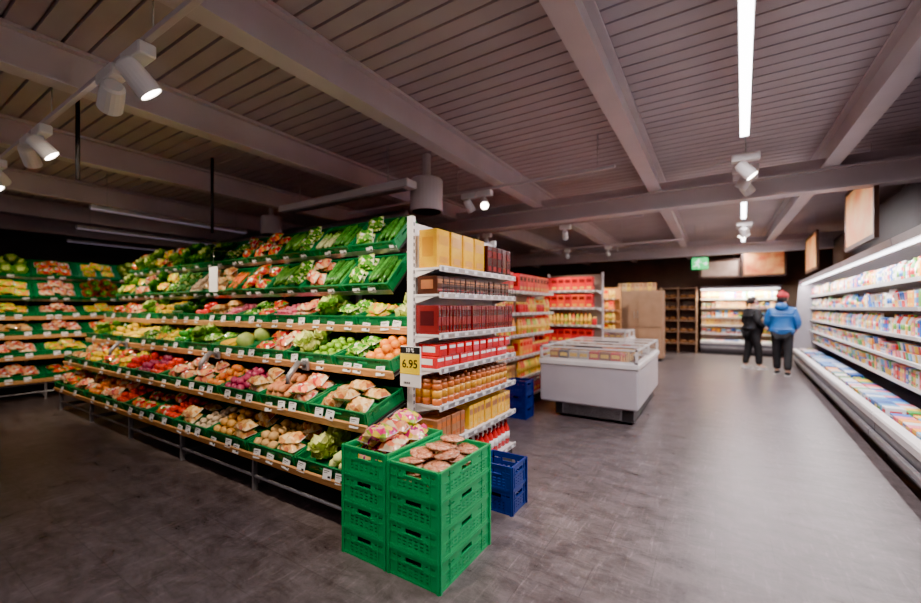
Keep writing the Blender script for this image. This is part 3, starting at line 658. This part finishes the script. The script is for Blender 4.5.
# ------------------------------------------------------------------ freezer islands
def rrect(x0, x1, y0, y1, r, z, n=4):
    pts = []
    for cx, cy, a0 in ((x1 - r, y0 + r, -90), (x1 - r, y1 - r, 0), (x0 + r, y1 - r, 90), (x0 + r, y0 + r, 180)):
        for k in range(n + 1):
            a = math.radians(a0 + 90 * k / n); pts.append((cx + r * math.cos(a), cy + r * math.sin(a), z))
    return pts
BODY = pm('freezer_enamel', (.50, .46, .49), (.46, .42, .45), 3, .3, rand=.01)
def island(M, W, D, label, ht=.95):
    parts = []
    s = MB()
    def rg(i, z, r=.02): return rrect(i, W - i, i, D - i, r, z)
    s.loft([rg(.02, .20), rg(.0, .22), rg(.0, .74), rg(.05, .74), rg(.07, .45)], sm=False); parts.append(('body', s.mesh('body', BODY)))
    s = MB(); s.loft([rg(-.01, .72), rg(-.018, .73), rg(-.018, .78), rg(-.01, .79), rg(.045, .79), rg(.045, .72)], cap=False); parts.append(('bumper_rail', s.mesh('bumper_rail', WHITE)))
    s = MB(); s.box(.2, W - .06, .08, D - .12, .03, .205)
    s.box(.3, W - .2, .06, .081, .05, .19, 1)
    for k in range(8): s.box(.32, W - .22, .056, .061, .06 + k * .015, .066 + k * .015, 0)
    parts.append(('base', s.mesh('base', [DGREY, GREY])))
    for x in (.25, W - .2):
        for y in (.2, D - .2): s = MB(); s.lathe([(.03, 0), (.035, .01), (.03, .03), (.015, .032)], 10, 0, T(x, y, 0)); parts.append(('foot', s.mesh('foot', DGREY)))
    s = MB()
    for x in (0.0, W - .04): s.box(x, x + .04, 0, D, .79, .81)
    for y in (.0, D / 2 - .02, D - .04): s.box(.0, W, y, y + .04, .79, .81)
    for x in (.0, W - .03):
        for y in (.0, D / 2 - .02, D - .04): s.box(x, x + .03, y, y + .03, .81, ht)
    s.box(0, .03, 0, D, ht, ht + .02); s.box(W - .03, W, 0, D, ht, ht + .02)
    for y in (0, D / 4, D / 2 - .015, D * .75, D - .03): s.box(.0, W, y, y + .025, ht, ht + .02)
    parts.append(('lid_frame', s.mesh('lid_frame', WHITE)))
    for k in range(2):
        y0 = .05 + k * D / 2
        s = MB(); s.box(.04, W - .04, y0, y0 + D / 2 - .08, ht + .004, ht + .008); parts.append(('glass_lid', s.mesh('glass_lid', GLASS)))
        s = MB(); s.bbox(W * .35, W * .65, y0 + .04, y0 + .06, ht + .012, ht + .03, .004); parts.append(('handle', s.mesh('handle', DGREY)))
    s = MB(); s.box(.04, W - .04, .008, .012, .81, ht); parts.append(('glass_side', s.mesh('glass_side', GLASS)))
    s = MB(); s.box(W - .012, W - .008, .04, D - .04, .81, ht); parts.append(('glass_side', s.mesh('glass_side', GLASS)))
    thing('freezer_island', label, 'freezer', M, parts)
    for i in range(int((D - .2) / .17)):
        row(M, .1, W - .1, .10 + i * .17, .68 if i % 3 else .72, ['frozen'], 'frozen packs in the freezer island', gap=.008)
carton('frozen', 'frozen_food_packet', .13, .14, .19, pm('frozen_pack', (1, 1, 1), rough=.35, multi=[(.42, .14, .04), (.6, .36, .17), (.25, .08, .03), (.5, .44, .4), (.5, .04, .03), (.08, .06, .06)]), GOLD, 'brown frozen food packet under the glass lid', 'frozen food')
island(T(-2.1, 5.45, 0), 1.28, 2.1, 'white chest freezer island with raised glass top')
island(T(-3.0, 9.6, 0), 1.3, 1.2, 'second white chest freezer island with raised glass top')

# ------------------------------------------------------------------ room
def tilemat():
    m = bpy.data.materials.new('stone_tiles'); m.use_nodes = True; nt = m.node_tree; N = nt.nodes; L = nt.links; b = N['Principled BSDF']
    tc = N.new('ShaderNodeTexCoord'); br = N.new('ShaderNodeTexBrick'); L.new(tc.outputs['Object'], br.inputs['Vector'])
    br.inputs['Scale'].default_value = 1; br.inputs['Brick Width'].default_value = .6; br.inputs['Row Height'].default_value = .3; br.offset = .5
    br.inputs['Mortar Size'].default_value = .002; br.inputs['Color1'].default_value = (.108, .091, .090, 1); br.inputs['Color2'].default_value = (.124, .105, .104, 1); br.inputs['Mortar'].default_value = (.075, .063, .062, 1)
    def nn(sc, det, rough, dist, scl, rot):
        n1 = N.new('ShaderNodeTexNoise'); n1.inputs['Scale'].default_value = sc; n1.inputs['Detail'].default_value = det; n1.inputs['Roughness'].default_value = rough; n1.inputs['Distortion'].default_value = dist
        mp = N.new('ShaderNodeMapping'); mp.inputs['Scale'].default_value = scl; mp.inputs['Rotation'].default_value = (0, 0, rot); L.new(tc.outputs['Object'], mp.inputs[0]); L.new(mp.outputs[0], n1.inputs['Vector'])
        return n1
    def ramp(n1, p0, c0, p1, c1):
        cr = N.new('ShaderNodeValToRGB'); cr.color_ramp.elements[0].position = p0; cr.color_ramp.elements[0].color = (*c0, 1); cr.color_ramp.elements[1].position = p1; cr.color_ramp.elements[1].color = (*c1, 1)
        L.new(n1.outputs['Fac'], cr.inputs[0]); return cr
    n1 = nn(4, 14, .8, .4, (1, 1.8, 1), 0)
    cr = ramp(n1, .36, (.5, .47, .46), .66, (1.6, 1.57, 1.62))
    n2 = nn(5, 8, .8, .6, (8, .9, 1), .35)
    cr2 = ramp(n2, .54, (1, 1, 1), .72, (2.1, 2.08, 2.14))
    mx = N.new('ShaderNodeMix'); mx.data_type = 'RGBA'; mx.blend_type = 'MULTIPLY'; mx.inputs[0].default_value = 1
    L.new(br.outputs['Color'], mx.inputs[6]); L.new(cr.outputs[0], mx.inputs[7])
    m2 = N.new('ShaderNodeMix'); m2.data_type = 'RGBA'; m2.blend_type = 'MULTIPLY'; m2.inputs[0].default_value = 1
    L.new(mx.outputs[2], m2.inputs[6]); L.new(cr2.outputs[0], m2.inputs[7]); L.new(m2.outputs[2], b.inputs['Base Color'])
    mr = N.new('ShaderNodeMapRange'); mr.inputs['To Min'].default_value = .15; mr.inputs['To Max'].default_value = .5; L.new(n1.outputs['Fac'], mr.inputs['Value']); L.new(mr.outputs[0], b.inputs['Roughness'])
    bm = N.new('ShaderNodeBump'); bm.inputs['Strength'].default_value = .6; bm.inputs['Distance'].default_value = .006; L.new(n1.outputs['Fac'], bm.inputs['Height']); L.new(bm.outputs[0], b.inputs['Normal'])
    return m
XL, XR, YB, YF = -16, 3.2, 17, -3
struct('floor', boxmesh('floor', tilemat(), XL, XR, YF, YB, -.1, 0))
CEIL = pm('ceiling_paint', (.44, .38, .40), (.385, .33, .35), 1.5, .6, rand=0)
BEAM = pm('beam_paint', (.56, .49, .51), (.50, .44, .455), 2, .5, rand=0)
WALLM = pm('wall_paint', (.08, .067, .067), (.065, .055, .055), 2, .7, rand=0)
WALLB = pm('back_wall_paint', (.13, .08, .062), (.10, .065, .05), 2, .7, rand=0)
s = MB(); y = YF; poly = []
while y < YB:
    poly += [(y, 3.60), (y + .018, 3.60), (y + .026, 3.625), (y + .034, 3.625), (y + .042, 3.60), (y + .16, 3.60)]; y += .16
vs = [(XL, a, b) for a, b in poly] + [(XR, a, b) for a, b in poly]; n = len(poly)
s.add(vs, [(i, i + n, i + 1 + n, i + 1) for i in range(n - 1)])
s.box(XL, XR, YF, YB + .2, 3.68, 3.75)
struct('ceiling', s.mesh('ceiling', CEIL, False))
struct('wall_left', boxmesh('wall_left', WALLM, XL - .1, XL, YF, YB, 0, 3.7))
struct('wall_right', boxmesh('wall_right', WALLM, XR, XR + .1, YF, YB, 0, 3.7))
struct('wall_back', boxmesh('wall_back', WALLB, XL, XR, YB, YB + .1, 0, 3.7))
for i, x in enumerate((-13.5, -11.2, -9.0, -6.6, -4.45, -2.65, -.78, 1.22)):
    s = MB(); a = .085
    s.box(x - a, x + a, YF, YB, 3.28, 3.30); s.box(x - .02, x + .02, YF, YB, 3.30, 3.60); s.box(x - a, x + a, YF, YB, 3.57, 3.598)
    struct('trim_%d' % (i + 1), s.mesh('beam', BEAM))
for i, yy in enumerate((6.9, 13.5)):
    s = MB(); s.box(XL, XR, yy - .11, yy + .11, 3.0, 3.025); s.box(XL, XR, yy - .02, yy + .02, 3.02, 3.42); s.box(XL, XR, yy - .11, yy + .11, 3.25, 3.279)
    struct('trim_%d' % (i + 9), s.mesh('beam', BEAM))
s = MB(); s.box(-3.4, -3.3, 16.9, 17, 0, 2.3); s.box(-2.2, -2.1, 16.9, 17, 0, 2.3); s.box(-3.4, -2.1, 16.9, 17, 2.2, 2.3); s.box(-3.3, -2.2, 16.94, 16.99, 0, 2.2, 1)
struct('door_1', s.mesh('door', [GREY, DWOOD]))

# ------------------------------------------------------------------ luminaires
def strip(x, y0, y1, z, mat=LAMP, along='Y', energy=60, width=.085, ang=0, lab='long white linear ceiling lamp hanging over the aisle', col=(1, .90, .93)):
    L = y1 - y0
    M = T(x, y0, z) @ Rz(ang) if along == 'Y' else T(x, y0, z)
    if along == 'X': M = T(y0, x, z) @ Rz(-90)
    s = MB(); s.bbox(-width / 2, width / 2, 0, L, .012, .07, .006); h = MB(); h.bbox(-width / 2 + .006, width / 2 - .006, .01, L - .01, -.004, .014, .003, 0)
    e = thing('linear_lamp', lab, 'ceiling lamp', M, [('housing', s.mesh('housing', WHITE if mat is LAMP else GREY)), ('diffuser', h.mesh('diffuser', mat))] + wires('suspension_wire', [((0, q, .07), (0, q, 3.6 - z)) for q in (.2, L - .2)], .004, STEEL), 'linear ceiling lamps')
    if energy:
        ld = bpy.data.lights.new('tube_lamp', 'AREA'); ld.shape = 'RECTANGLE'; ld.size = width * .8; ld.size_y = L - .04; ld.energy = energy; ld.color = col
        ob('tube_lamp', ld, T(0, L / 2, -.007), e)
for (a, b, e) in ((-2.6, .9, 35), (1.0, 4.9, 140), (7.3, 9.4, 110), (10.3, 12.6, 120), (14.2, 14.8, 30)):
    strip(.02 + .046 * a, a, b, 3.2, energy=e, ang=-2.6)
dl = 'dim linear ceiling lamp under the dark ceiling'
for (x, a, b) in ((-8.0, 2.2, 4.6), (-10.2, 2.6, 5.4), (-12.4, 3.0, 6.4)): strip(x, a, b, 3.0, DIML, 'Y', 3, .1, lab=dl, col=(.9, .82, 1))
s = MB(); s.bbox(-5.8, -3.2, 3.85, 4.05, 3.0, 3.1, .01)
s3 = MB(); s3.box(-5.7, -3.3, 3.9, 4.0, 2.992, 3.0)
thing('ventilation_duct', 'grey rectangular duct hanging above the shelves', 'duct', Matrix.Identity(4), [('casing', s.mesh('casing', BEAM)), ('grille', s3.mesh('grille', GREY))] + wires('hanger', [((x, 3.95, 3.1), (x, 3.95, 3.6)) for x in (-5.4, -3.6)], .006, STEEL))
for (x, y, zb, r, h) in ((-3.35, 4.45, 2.82, .22, .42), (-7.6, 4.9, 2.98, .2, .35)):
    s = MB(); s.lathe([(r * .9, 0), (r, .0), (r, h), (r * .9, h + .02)], 28, 0, None, False); g = MB(); g.lathe([(r * .9, -.006), (r * .9, .004)], 28, 0, None, False)
    n_ = MB(); n_.lathe([(r * .25, h), (r * .25, 3.6 - zb)], 20, 0, None, False)
    thing('ceiling_vent', 'round grey drum vent hanging from the ceiling', 'vent', T(x, y, zb), [('drum', s.mesh('drum', BEAM)), ('grille', g.mesh('grille', DGREY)), ('neck', n_.mesh('neck', BEAM))], 'drum vents')
PIPEM = pm('pipe_grey', (.22, .2, .21), (.18, .165, .17), 5, .5, .3)
for (y, z, r) in ((5.4, 3.1, .09), (5.9, 2.95, .12), (7.9, 3.1, .1)):
    s = MB(); s.tube([(XL, y, z), (-4.5, y, z)], r, 14)
    thing('ceiling_pipe', 'grey round pipe running below the ceiling', 'pipe', Matrix.Identity(4), [('pipe_run', s.mesh('pipe_run', PIPEM))] + wires('hanger', [((x, y, z), (x, y, 3.6)) for x in (-13, -10, -7.5, -5)], .006, STEEL), 'ceiling pipes')
def rod(x, y, z0, z1, r=.012):
    s = MB(); s.tube([(0, 0, z0), (0, 0, z1)], r, 8)
    thing('ceiling_rod', 'thin dark rod hanging from the ceiling', 'rod', T(x, y, 0), [('rod_shaft', s.mesh('rod_shaft', DGREY))], 'ceiling rods')
rod(-5.97, 2.95, 2.55, 3.6, .02); rod(-5.25, 1.35, 2.75, 3.6, .018)
def track(x0, x1, y, z=3.15):
    s = MB(); s.bbox(x0, x1, y - .02, y + .02, z, z + .035, .004)
    ks = []; k = x0 + .3
    while k < x1: ks.append(k); k += 2
    thing('lighting_track', 'grey lighting track hanging below the beams', 'lighting track', Matrix.Identity(4), [('rail', s.mesh('rail', BEAM))] + wires('hanger', [((k, y, z + .03), (k, y, 3.6)) for k in ks], .005, STEEL), 'lighting tracks')
def spot(x, y, z, tx, ty, tz, e=80, k=1.0, angle=62, col=(1, .82, .64)):
    d = (Vector((tx, ty, tz)) - Vector((x, y, z - .17))).normalized()
    q = d.to_track_quat('-Z', 'Y').to_matrix().to_4x4()
    A = MB(); A.bbox(-.13 * k, .13 * k, -.045 * k, .045 * k, -.085, -.002, .008)
    B = MB(); B.tube([(0, 0, -.08), (0, 0, -.13)], .016, 8)
    C = MB(); C.lathe([(.045 * k, .10 * k), (.06 * k, .085 * k), (.066 * k, .0), (.068 * k, -.10 * k), (.061 * k, -.10 * k), (.059 * k, -.085 * k)], 18, 0, None, False)
    D = MB(); D.lathe([(.058 * k, -.094 * k), (.058 * k, -.09 * k)], 18)
    Mq = T(0, 0, -.18) @ q
    en = thing('spotlight', 'white cylindrical track spotlight aimed at the goods', 'spotlight', T(x, y, z), [('adapter', A.mesh('adapter', WHITE)), ('bracket', B.mesh('bracket', WHITE)), ('lamp_head', C.mesh('lamp_head', WHITE), Mq), ('lens', D.mesh('lens', LENS), Mq)], 'track spotlights')
    if e:
        ld = bpy.data.lights.new('bulb', 'SPOT'); ld.energy = e; ld.spot_size = math.radians(angle); ld.spot_blend = .8; ld.shadow_soft_size = .045; ld.color = col
        ob('bulb', ld, Mq @ T(0, 0, -.1 * k - .01), en)
track(-9.2, -1.1, 1.09)
for (x, tx, ty, tz, k, e) in ((-3.55, -6.6, 1.7, 1.7, 1.1, 170), (-3.12, -2.7, 2.5, 1.2, 1.1, 230), (-1.25, -3.0, 2.5, 1.3, .9, 250), (-5.2, -4.6, 2.5, 1.3, 1.0, 230), (-5.6, -7.4, 2.2, 1.3, 1.0, 200), (-7.2, -6.2, 2.5, 1.3, .9, 210), (-8.2, -9.9, 1.8, 1.3, .9, 130), (-7.8, -8.0, 2.6, 1.3, .9, 150), (-6.8, -9.9, 3.2, 1.5, .9, 130)):  # third head is an unseen extra, kept above the view for its light
    spot(x, 1.09, 3.15, tx, ty, tz, e, k, 60)
spot(-1.55, 1.09, 3.15, -1.6, 2.2, .8, 130, .9, 60)
track(-5.5, -1.0, 5.0); spot(-3.0, 5.0, 3.15, -2.4, 6.2, 1, 100, .9); spot(-2.75, 5.0, 3.15, -1.6, 3.0, 1.4, 180, .9, 50)
for (y, tx, ty) in ((5.45, 1.9, 5.2), (5.9, -1.2, 6.6), (6.2, 1.9, 7.5), (9.9, 1.9, 10.5), (10.05, -1, 10), (9.75, .5, 13)):
    spot(.26 + .046 * (y - 5), y, 3.2, tx, ty, .9, 80, 1.0, col=(1, .88, .82)); 
    s = MB(); s.tube([(.26 + .046 * (y - 5), y, 3.2), (.26 + .046 * (y - 5), y, 3.6)], .008, 6); thing('ceiling_rod', 'thin rod holding a spotlight', 'rod', Matrix.Identity(4), [('rod_shaft', s.mesh('rod_shaft', STEEL))], 'ceiling rods')
track(-5.2, -1.0, 7.2, 3.0)
for (x, tx, ty, e) in ((-2.3, -2.6, 8.6, 190), (-3.9, -4.3, 9.8, 150)): spot(x, 7.2, 3.0, tx, ty, 1.2, e, .75)
track(-4.2, -.6, 10.2, 3.0)
for (x, tx, ty) in ((-3.2, -2.9, 11.4), (-2.2, -2.0, 12.8)): spot(x, 10.2, 3.0, tx, ty, 1.2, 190, .6, 70)

GE = pm('exit_green', (.0, .42, .09), (.0, .42, .09), 3, .5, rand=0, emit=1.0); WE = pm('exit_white', (.8, 1, .85), (.8, 1, .85), 3, .5, rand=0, emit=.8)
s = MB(); s.bbox(-.2, .2, -.03, .03, 0, .3, .008)
g = MB()
g.lathe([(.022, -.001), (.022, .001)], 12, 0, T(-.03, -.033, .245) @ Rx(90))
def limb(a, b, w):
    a = Vector((a[0], 0, a[1])); b = Vector((b[0], 0, b[1])); d = (b - a).normalized(); n_ = Vector((-d.z, 0, d.x)) * w
    v = [a + n_, b + n_, b - n_, a - n_]; g.add([(p.x, -.0325, p.z) for p in v], [(0, 1, 2, 3)])
for a, b, w in (((-.04, .22), (-.07, .14), .017), ((-.07, .14), (-.02, .10), .011), ((-.02, .10), (-.04, .04), .010), ((-.07, .14), (-.11, .09), .011), ((-.11, .09), (-.16, .08), .01), ((-.04, .21), (.01, .18), .009), ((.01, .18), (.04, .2), .008), ((-.05, .21), (-.1, .2), .009), ((-.1, .2), (-.12, .16), .008), ((.08, .15), (.17, .15), .012), ((.17, .15), (.13, .19), .012), ((.17, .15), (.13, .11), .012)): limb(a, b, w)
thing('exit_sign', 'green lit emergency exit sign with running figure', 'exit sign', T(-.33, 11.6, 2.45) @ Rz(15) @ S(.9, .9, .95), [('sign_box', s.mesh('sign_box', GE)), ('pictogram', g.mesh('pictogram', WE))] + wires('suspension_wire', [((x, 0, .3), (x, 0, 1.15)) for x in (-.12, .12)], .006, STEEL))

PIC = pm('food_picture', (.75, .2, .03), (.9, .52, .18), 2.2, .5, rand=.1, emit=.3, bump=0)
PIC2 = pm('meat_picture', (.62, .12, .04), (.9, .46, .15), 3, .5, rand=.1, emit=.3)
PALE = pm('pale_picture', (.6, .45, .34), (.42, .28, .2), 3, .5, rand=.05)
def poster(M, w, h, label, mat=PIC, wz=1.2):
    f = MB(); f.box(-w / 2, w / 2, 0, .03, 0, h); k = .06
    f.box(-w / 2 - k, w / 2 + k, -.01, .035, -k, 0); f.box(-w / 2 - k, w / 2 + k, -.01, .035, h, h + k); f.box(-w / 2 - k, -w / 2, -.01, .035, 0, h); f.box(w / 2, w / 2 + k, -.01, .035, 0, h)
    p = MB(); p.box(-w / 2, w / 2, -.004, 0, 0, h)
    thing('poster_panel', label, 'poster', M, [('frame', f.mesh('frame', DWOOD)), ('picture', p.mesh('picture', mat))] + wires('suspension_wire', [((x, .01, h + k), (x, .01, wz)) for x in (-w * .4, w * .4)], .004, STEEL), 'hanging food posters')
poster(T(1.68, 7.7, 2.42) @ Rz(-92), 1.5, .78, 'framed orange food poster hanging over the cooler')
poster(T(1.86, 12.2, 2.4) @ Rz(-92), 1.5, .72, 'framed orange food poster hanging over the cooler')
poster(T(1.2, 14.9, 2.5), .95, .7, 'orange and red food picture above the wall case', PIC2, 1.1)
poster(T(.1, 15.0, 2.5), .95, .45, 'pale picture panel above the wall case', PALE, 1.1)
s = MB(); s.box(0, 10.6, .75, .95, 2.28, 3.2)
thing('fascia_panel', 'long dark fascia panel above the refrigerated cases', 'panel', T(xf, yf_, 0) @ Rz(th), [('panel', s.mesh('panel', DGREY))] + wires('hanger', [((x, .85, 3.2), (x, .85, 3.6)) for x in (1, 5, 9.5)], .01, STEEL))

# ------------------------------------------------------------------ people
def skin(name, pts, edges, rad, mat, parent, root=0, sub=2):
    me = bpy.data.meshes.new(name); me.from_pydata(pts, edges, []); me.materials.append(mat)
    o = ob(name, me, None, parent)
    md = o.modifiers.new('Skin', 'SKIN'); md.use_smooth_shade = True
    sv = me.skin_vertices[0].data
    for i, r in enumerate(rad):
        sv[i].radius = r if isinstance(r, tuple) else (r, r)
        sv[i].use_root = (i == root)
    sb = o.modifiers.new('Sub', 'SUBSURF'); sb.levels = sub; sb.render_levels = sub
    return o
def person(M, label, jacket, trousers, hair, shoe, stride=.0, arm=.16, hat=None, hood=False, h=1.0, hem=.86, bulk=1.18):
    skinm = pm('skin_tone', (.62, .36, .25), (.56, .32, .22), 10, .5, rand=0)
    M = M @ S(h * 1.05, h * 1.05, h)
    P_ = [(0, 0, .95), (0, 0, 1.1), (0, .01, 1.28), (0, 0, 1.44), (0, .01, 1.52), (0, .02, 1.58), (0, .03, 1.66), (0, .02, 1.735)]
    rd = [(.13, .10), (.12, .09), (.14, .10), (.12, .08), (.052, .052), (.062, .07), (.078, .095), (.05, .06)]
    E = [(i, i + 1) for i in range(7)]; leg = {}
    for s_ in (-1, 1):
        b = len(P_); o_ = s_ * stride
        P_ += [(s_ * .09, 0, .88), (s_ * .1, .03 + o_ * .5, .49), (s_ * .1, o_, .09), (s_ * .115, o_ + .13, .035)]; rd += [.085, .058, .042, .035]
        E += [(0, b), (b, b + 1), (b + 1, b + 2), (b + 2, b + 3)]; leg[s_] = P_[b:b + 4]
        b = len(P_)
        sh = (s_ * .18, 0, 1.42); el = (s_ * .26, -.03, 1.15); wr = (s_ * .21, arm, 1.02 if arm > .05 else .90); 
        dv = (Vector(wr) - Vector(el)).normalized(); pl = Vector(wr) + dv * .05
        P_ += [sh, el, wr, tuple(pl)]; rd += [.052, .038, .026, (.03, .018)]
        E += [(3, b), (b, b + 1), (b + 1, b + 2), (b + 2, b + 3)]
        leg[('arm', s_)] = (sh, el, wr)
        side = dv.cross(Vector((0, 0, 1))).normalized() * s_; dn = Vector((0, 0, -1))
        for k in range(4):
            ln = (.062, .074, .078, .058)[k]; off = side * ((k - 1.5) * .017)
            a = pl + off + dv * .02; c = a + dv * ln * .5 + dn * .008; d_ = a + dv * ln * .8 + dn * .03
            i0 = len(P_); P_ += [tuple(a), tuple(c), tuple(d_)]; rd += [.009, .0085, .007]; E += [(b + 3, i0), (i0, i0 + 1), (i0 + 1, i0 + 2)]
        a = Vector(wr) + dv * .02 - side * .03; c = a - side * .015 + dv * .04
        i0 = len(P_); P_ += [tuple(a), tuple(c)]; rd += [.010, .009]; E += [(b + 2, i0), (i0, i0 + 1)]
    e = ob('person', None, M, None, label, 'person'); e.empty_display_size = .2
    skin('body', P_, E, rd, skinm, e, 0, 2)
    J = [(0, 0, hem), (0, 0, 1.0), (0, 0, 1.15), (0, .01, 1.3), (0, 0, 1.43), (0, 0, 1.5)]
    jr = [(.175, .135), (.17, .13), (.165, .125), (.175, .13), (.14, .10), (.07, .065)]; JE = [(i, i + 1) for i in range(5)]
    jr = [(a * bulk, b * bulk) for a, b in jr[:4]] + jr[4:]
    for s_ in (-1, 1):
        sh, el, wr = leg[('arm', s_)]; b = len(J)
        J += [(sh[0] * 1.02, sh[1], sh[2] - .005), el, tuple(Vector(el).lerp(Vector(wr), .92))]; jr += [.088, .075, .06]
        JE += [(4, b), (b, b + 1), (b + 1, b + 2)]
    skin('jacket', J, JE, jr, jacket, e, 2, 2)
    Q = [(0, 0, .93)]; qr = [(.16, .12)]; QE = []
    for s_ in (-1, 1):
        l = leg[s_]; b = len(Q)
        Q += [l[0], l[1], (l[2][0], l[2][1], .1)]; qr += [.11, .085, .07]; QE += [(0, b), (b, b + 1), (b + 1, b + 2)]
        sm_ = MB(); sm_.sph(.048, .135, .045, 12, 8, 0, T(l[2][0], l[2][1] + .055, .045), lambda d: 1 + .1 * (d.y < 0) - .12 * max(0, d.z) * (d.y > .3)); sm_.bbox(l[2][0] - .046, l[2][0] + .046, l[2][1] - .07, l[2][1] + .18, .0, .02, .008, 1)
        ob('shoe', sm_.mesh('shoe', [shoe, CARD]), None, e)
    skin('trousers', Q, QE, qr, trousers, e, 0, 2)
    hm = MB(); hm.sph(.092, .108, .105, 14, 10, 0, T(0, .008, 1.685), lambda d: (1.03 if (d.y < .35 or d.z > .55) else .82))
    if hair and not hat: hm.tube([(0, -.07, 1.72), (0, -.11, 1.66), (0, -.1, 1.52)], [.03, .04, .02], 8)
    ob('hair', hm.mesh('hair', hair), None, e)
    fm = MB(); fm.add([(-.012, .112, 1.65), (.012, .112, 1.65), (0, .14, 1.655), (0, .115, 1.69)], [(0, 1, 2), (0, 2, 3), (1, 3, 2)]); ob('nose', fm.mesh('nose', skinm), None, e)
    for s_ in (-1, 1):
        ey = MB(); ey.sph(.011, .006, .007, 8, 6, 0, T(s_ * .03, .112, 1.685)); ob('eye', ey.mesh('eye', INK), None, e)
        ea = MB(); ea.sph(.010, .018, .028, 8, 6, 0, T(s_ * .088, .02, 1.665)); ob('ear', ea.mesh('ear', skinm), None, e)
    mo = MB(); mo.sph(.022, .006, .006, 8, 5, 0, T(0, .110, 1.622)); ob('mouth', mo.mesh('mouth', pm('lip', (.45, .12, .1), None)), None, e)
    if hat:
        hh = MB(); hh.lathe([(.108, 1.70), (.112, 1.735), (.1, 1.79), (.06, 1.82), (.01, 1.825)], 16, 0, T(0, .008, 0)); hh.sph(.03, .03, .03, 8, 6, 0, T(0, 0, 1.84)); ob('knit_hat', hh.mesh('knit_hat', hat), None, e)
    if hood:
        hd = MB(); hd.sph(.12, .085, .085, 12, 8, 0, T(0, -.09, 1.5), lambda d: nz(d, 3, .2)); ob('hood', hd.mesh('hood', jacket), None, e)
    return e
BLK = pm('black_cloth', (.006, .006, .007), (.01, .01, .011), 8, .8, bump=.2, rand=0)
BLJ = pm('blue_jacket_cloth', (.003, .075, .27), (.005, .11, .34), 6, .5, bump=.3, rand=0)
DHAIR = pm('dark_hair', (.02, .012, .008), None, 30, .6, rand=0)
REDH = pm('red_knit', (.42, .02, .03), None, 40, .8, bump=.4, rand=0)
person(T(.76, 12.3, 0) @ Rz(-62), 'person in a black coat and trousers, standing with bent arms', BLK, BLK, DHAIR, pm('pale_shoe', (.6, .55, .52), None), .1, arm=.16, h=1.0, hem=.74)
person(T(1.26, 11.5, 0) @ Rz(-14), 'person in a blue jacket, black trousers and red hat', BLJ, BLK, DHAIR, BLK, -.1, arm=.2, hat=REDH, hood=True, h=1.02, hem=.82, bulk=1.3)

# ------------------------------------------------------------------ world, camera
w = bpy.data.worlds.new('world'); bpy.context.scene.world = w; w.use_nodes = True
w.node_tree.nodes['Background'].inputs[0].default_value = (1, .84, .86, 1); w.node_tree.nodes['Background'].inputs[1].default_value = .22
cam = bpy.data.cameras.new('camera'); co = bpy.data.objects.new('camera', cam); COL.objects.link(co)
co.location = (0, 0, 1.5); co.rotation_euler = (math.radians(90), 0, math.radians(32.2))
cam.lens = 36 * 405 / 921; cam.sensor_width = 36; cam.shift_y = 6.5 / 921; cam.clip_start = .05
cam.dof.use_dof = True; cam.dof.focus_distance = 2.9; cam.dof.aperture_fstop = .65
bpy.context.scene.camera = co
vs_ = bpy.context.scene.view_settings
vs_.view_transform = 'AgX'
try: vs_.look = 'AgX - Punchy'
except Exception: pass
vs_.exposure = .95
from collections import Counter
print('counts', Counter(o.name.split('.')[0] for o in bpy.data.objects if not o.parent).most_common(14))
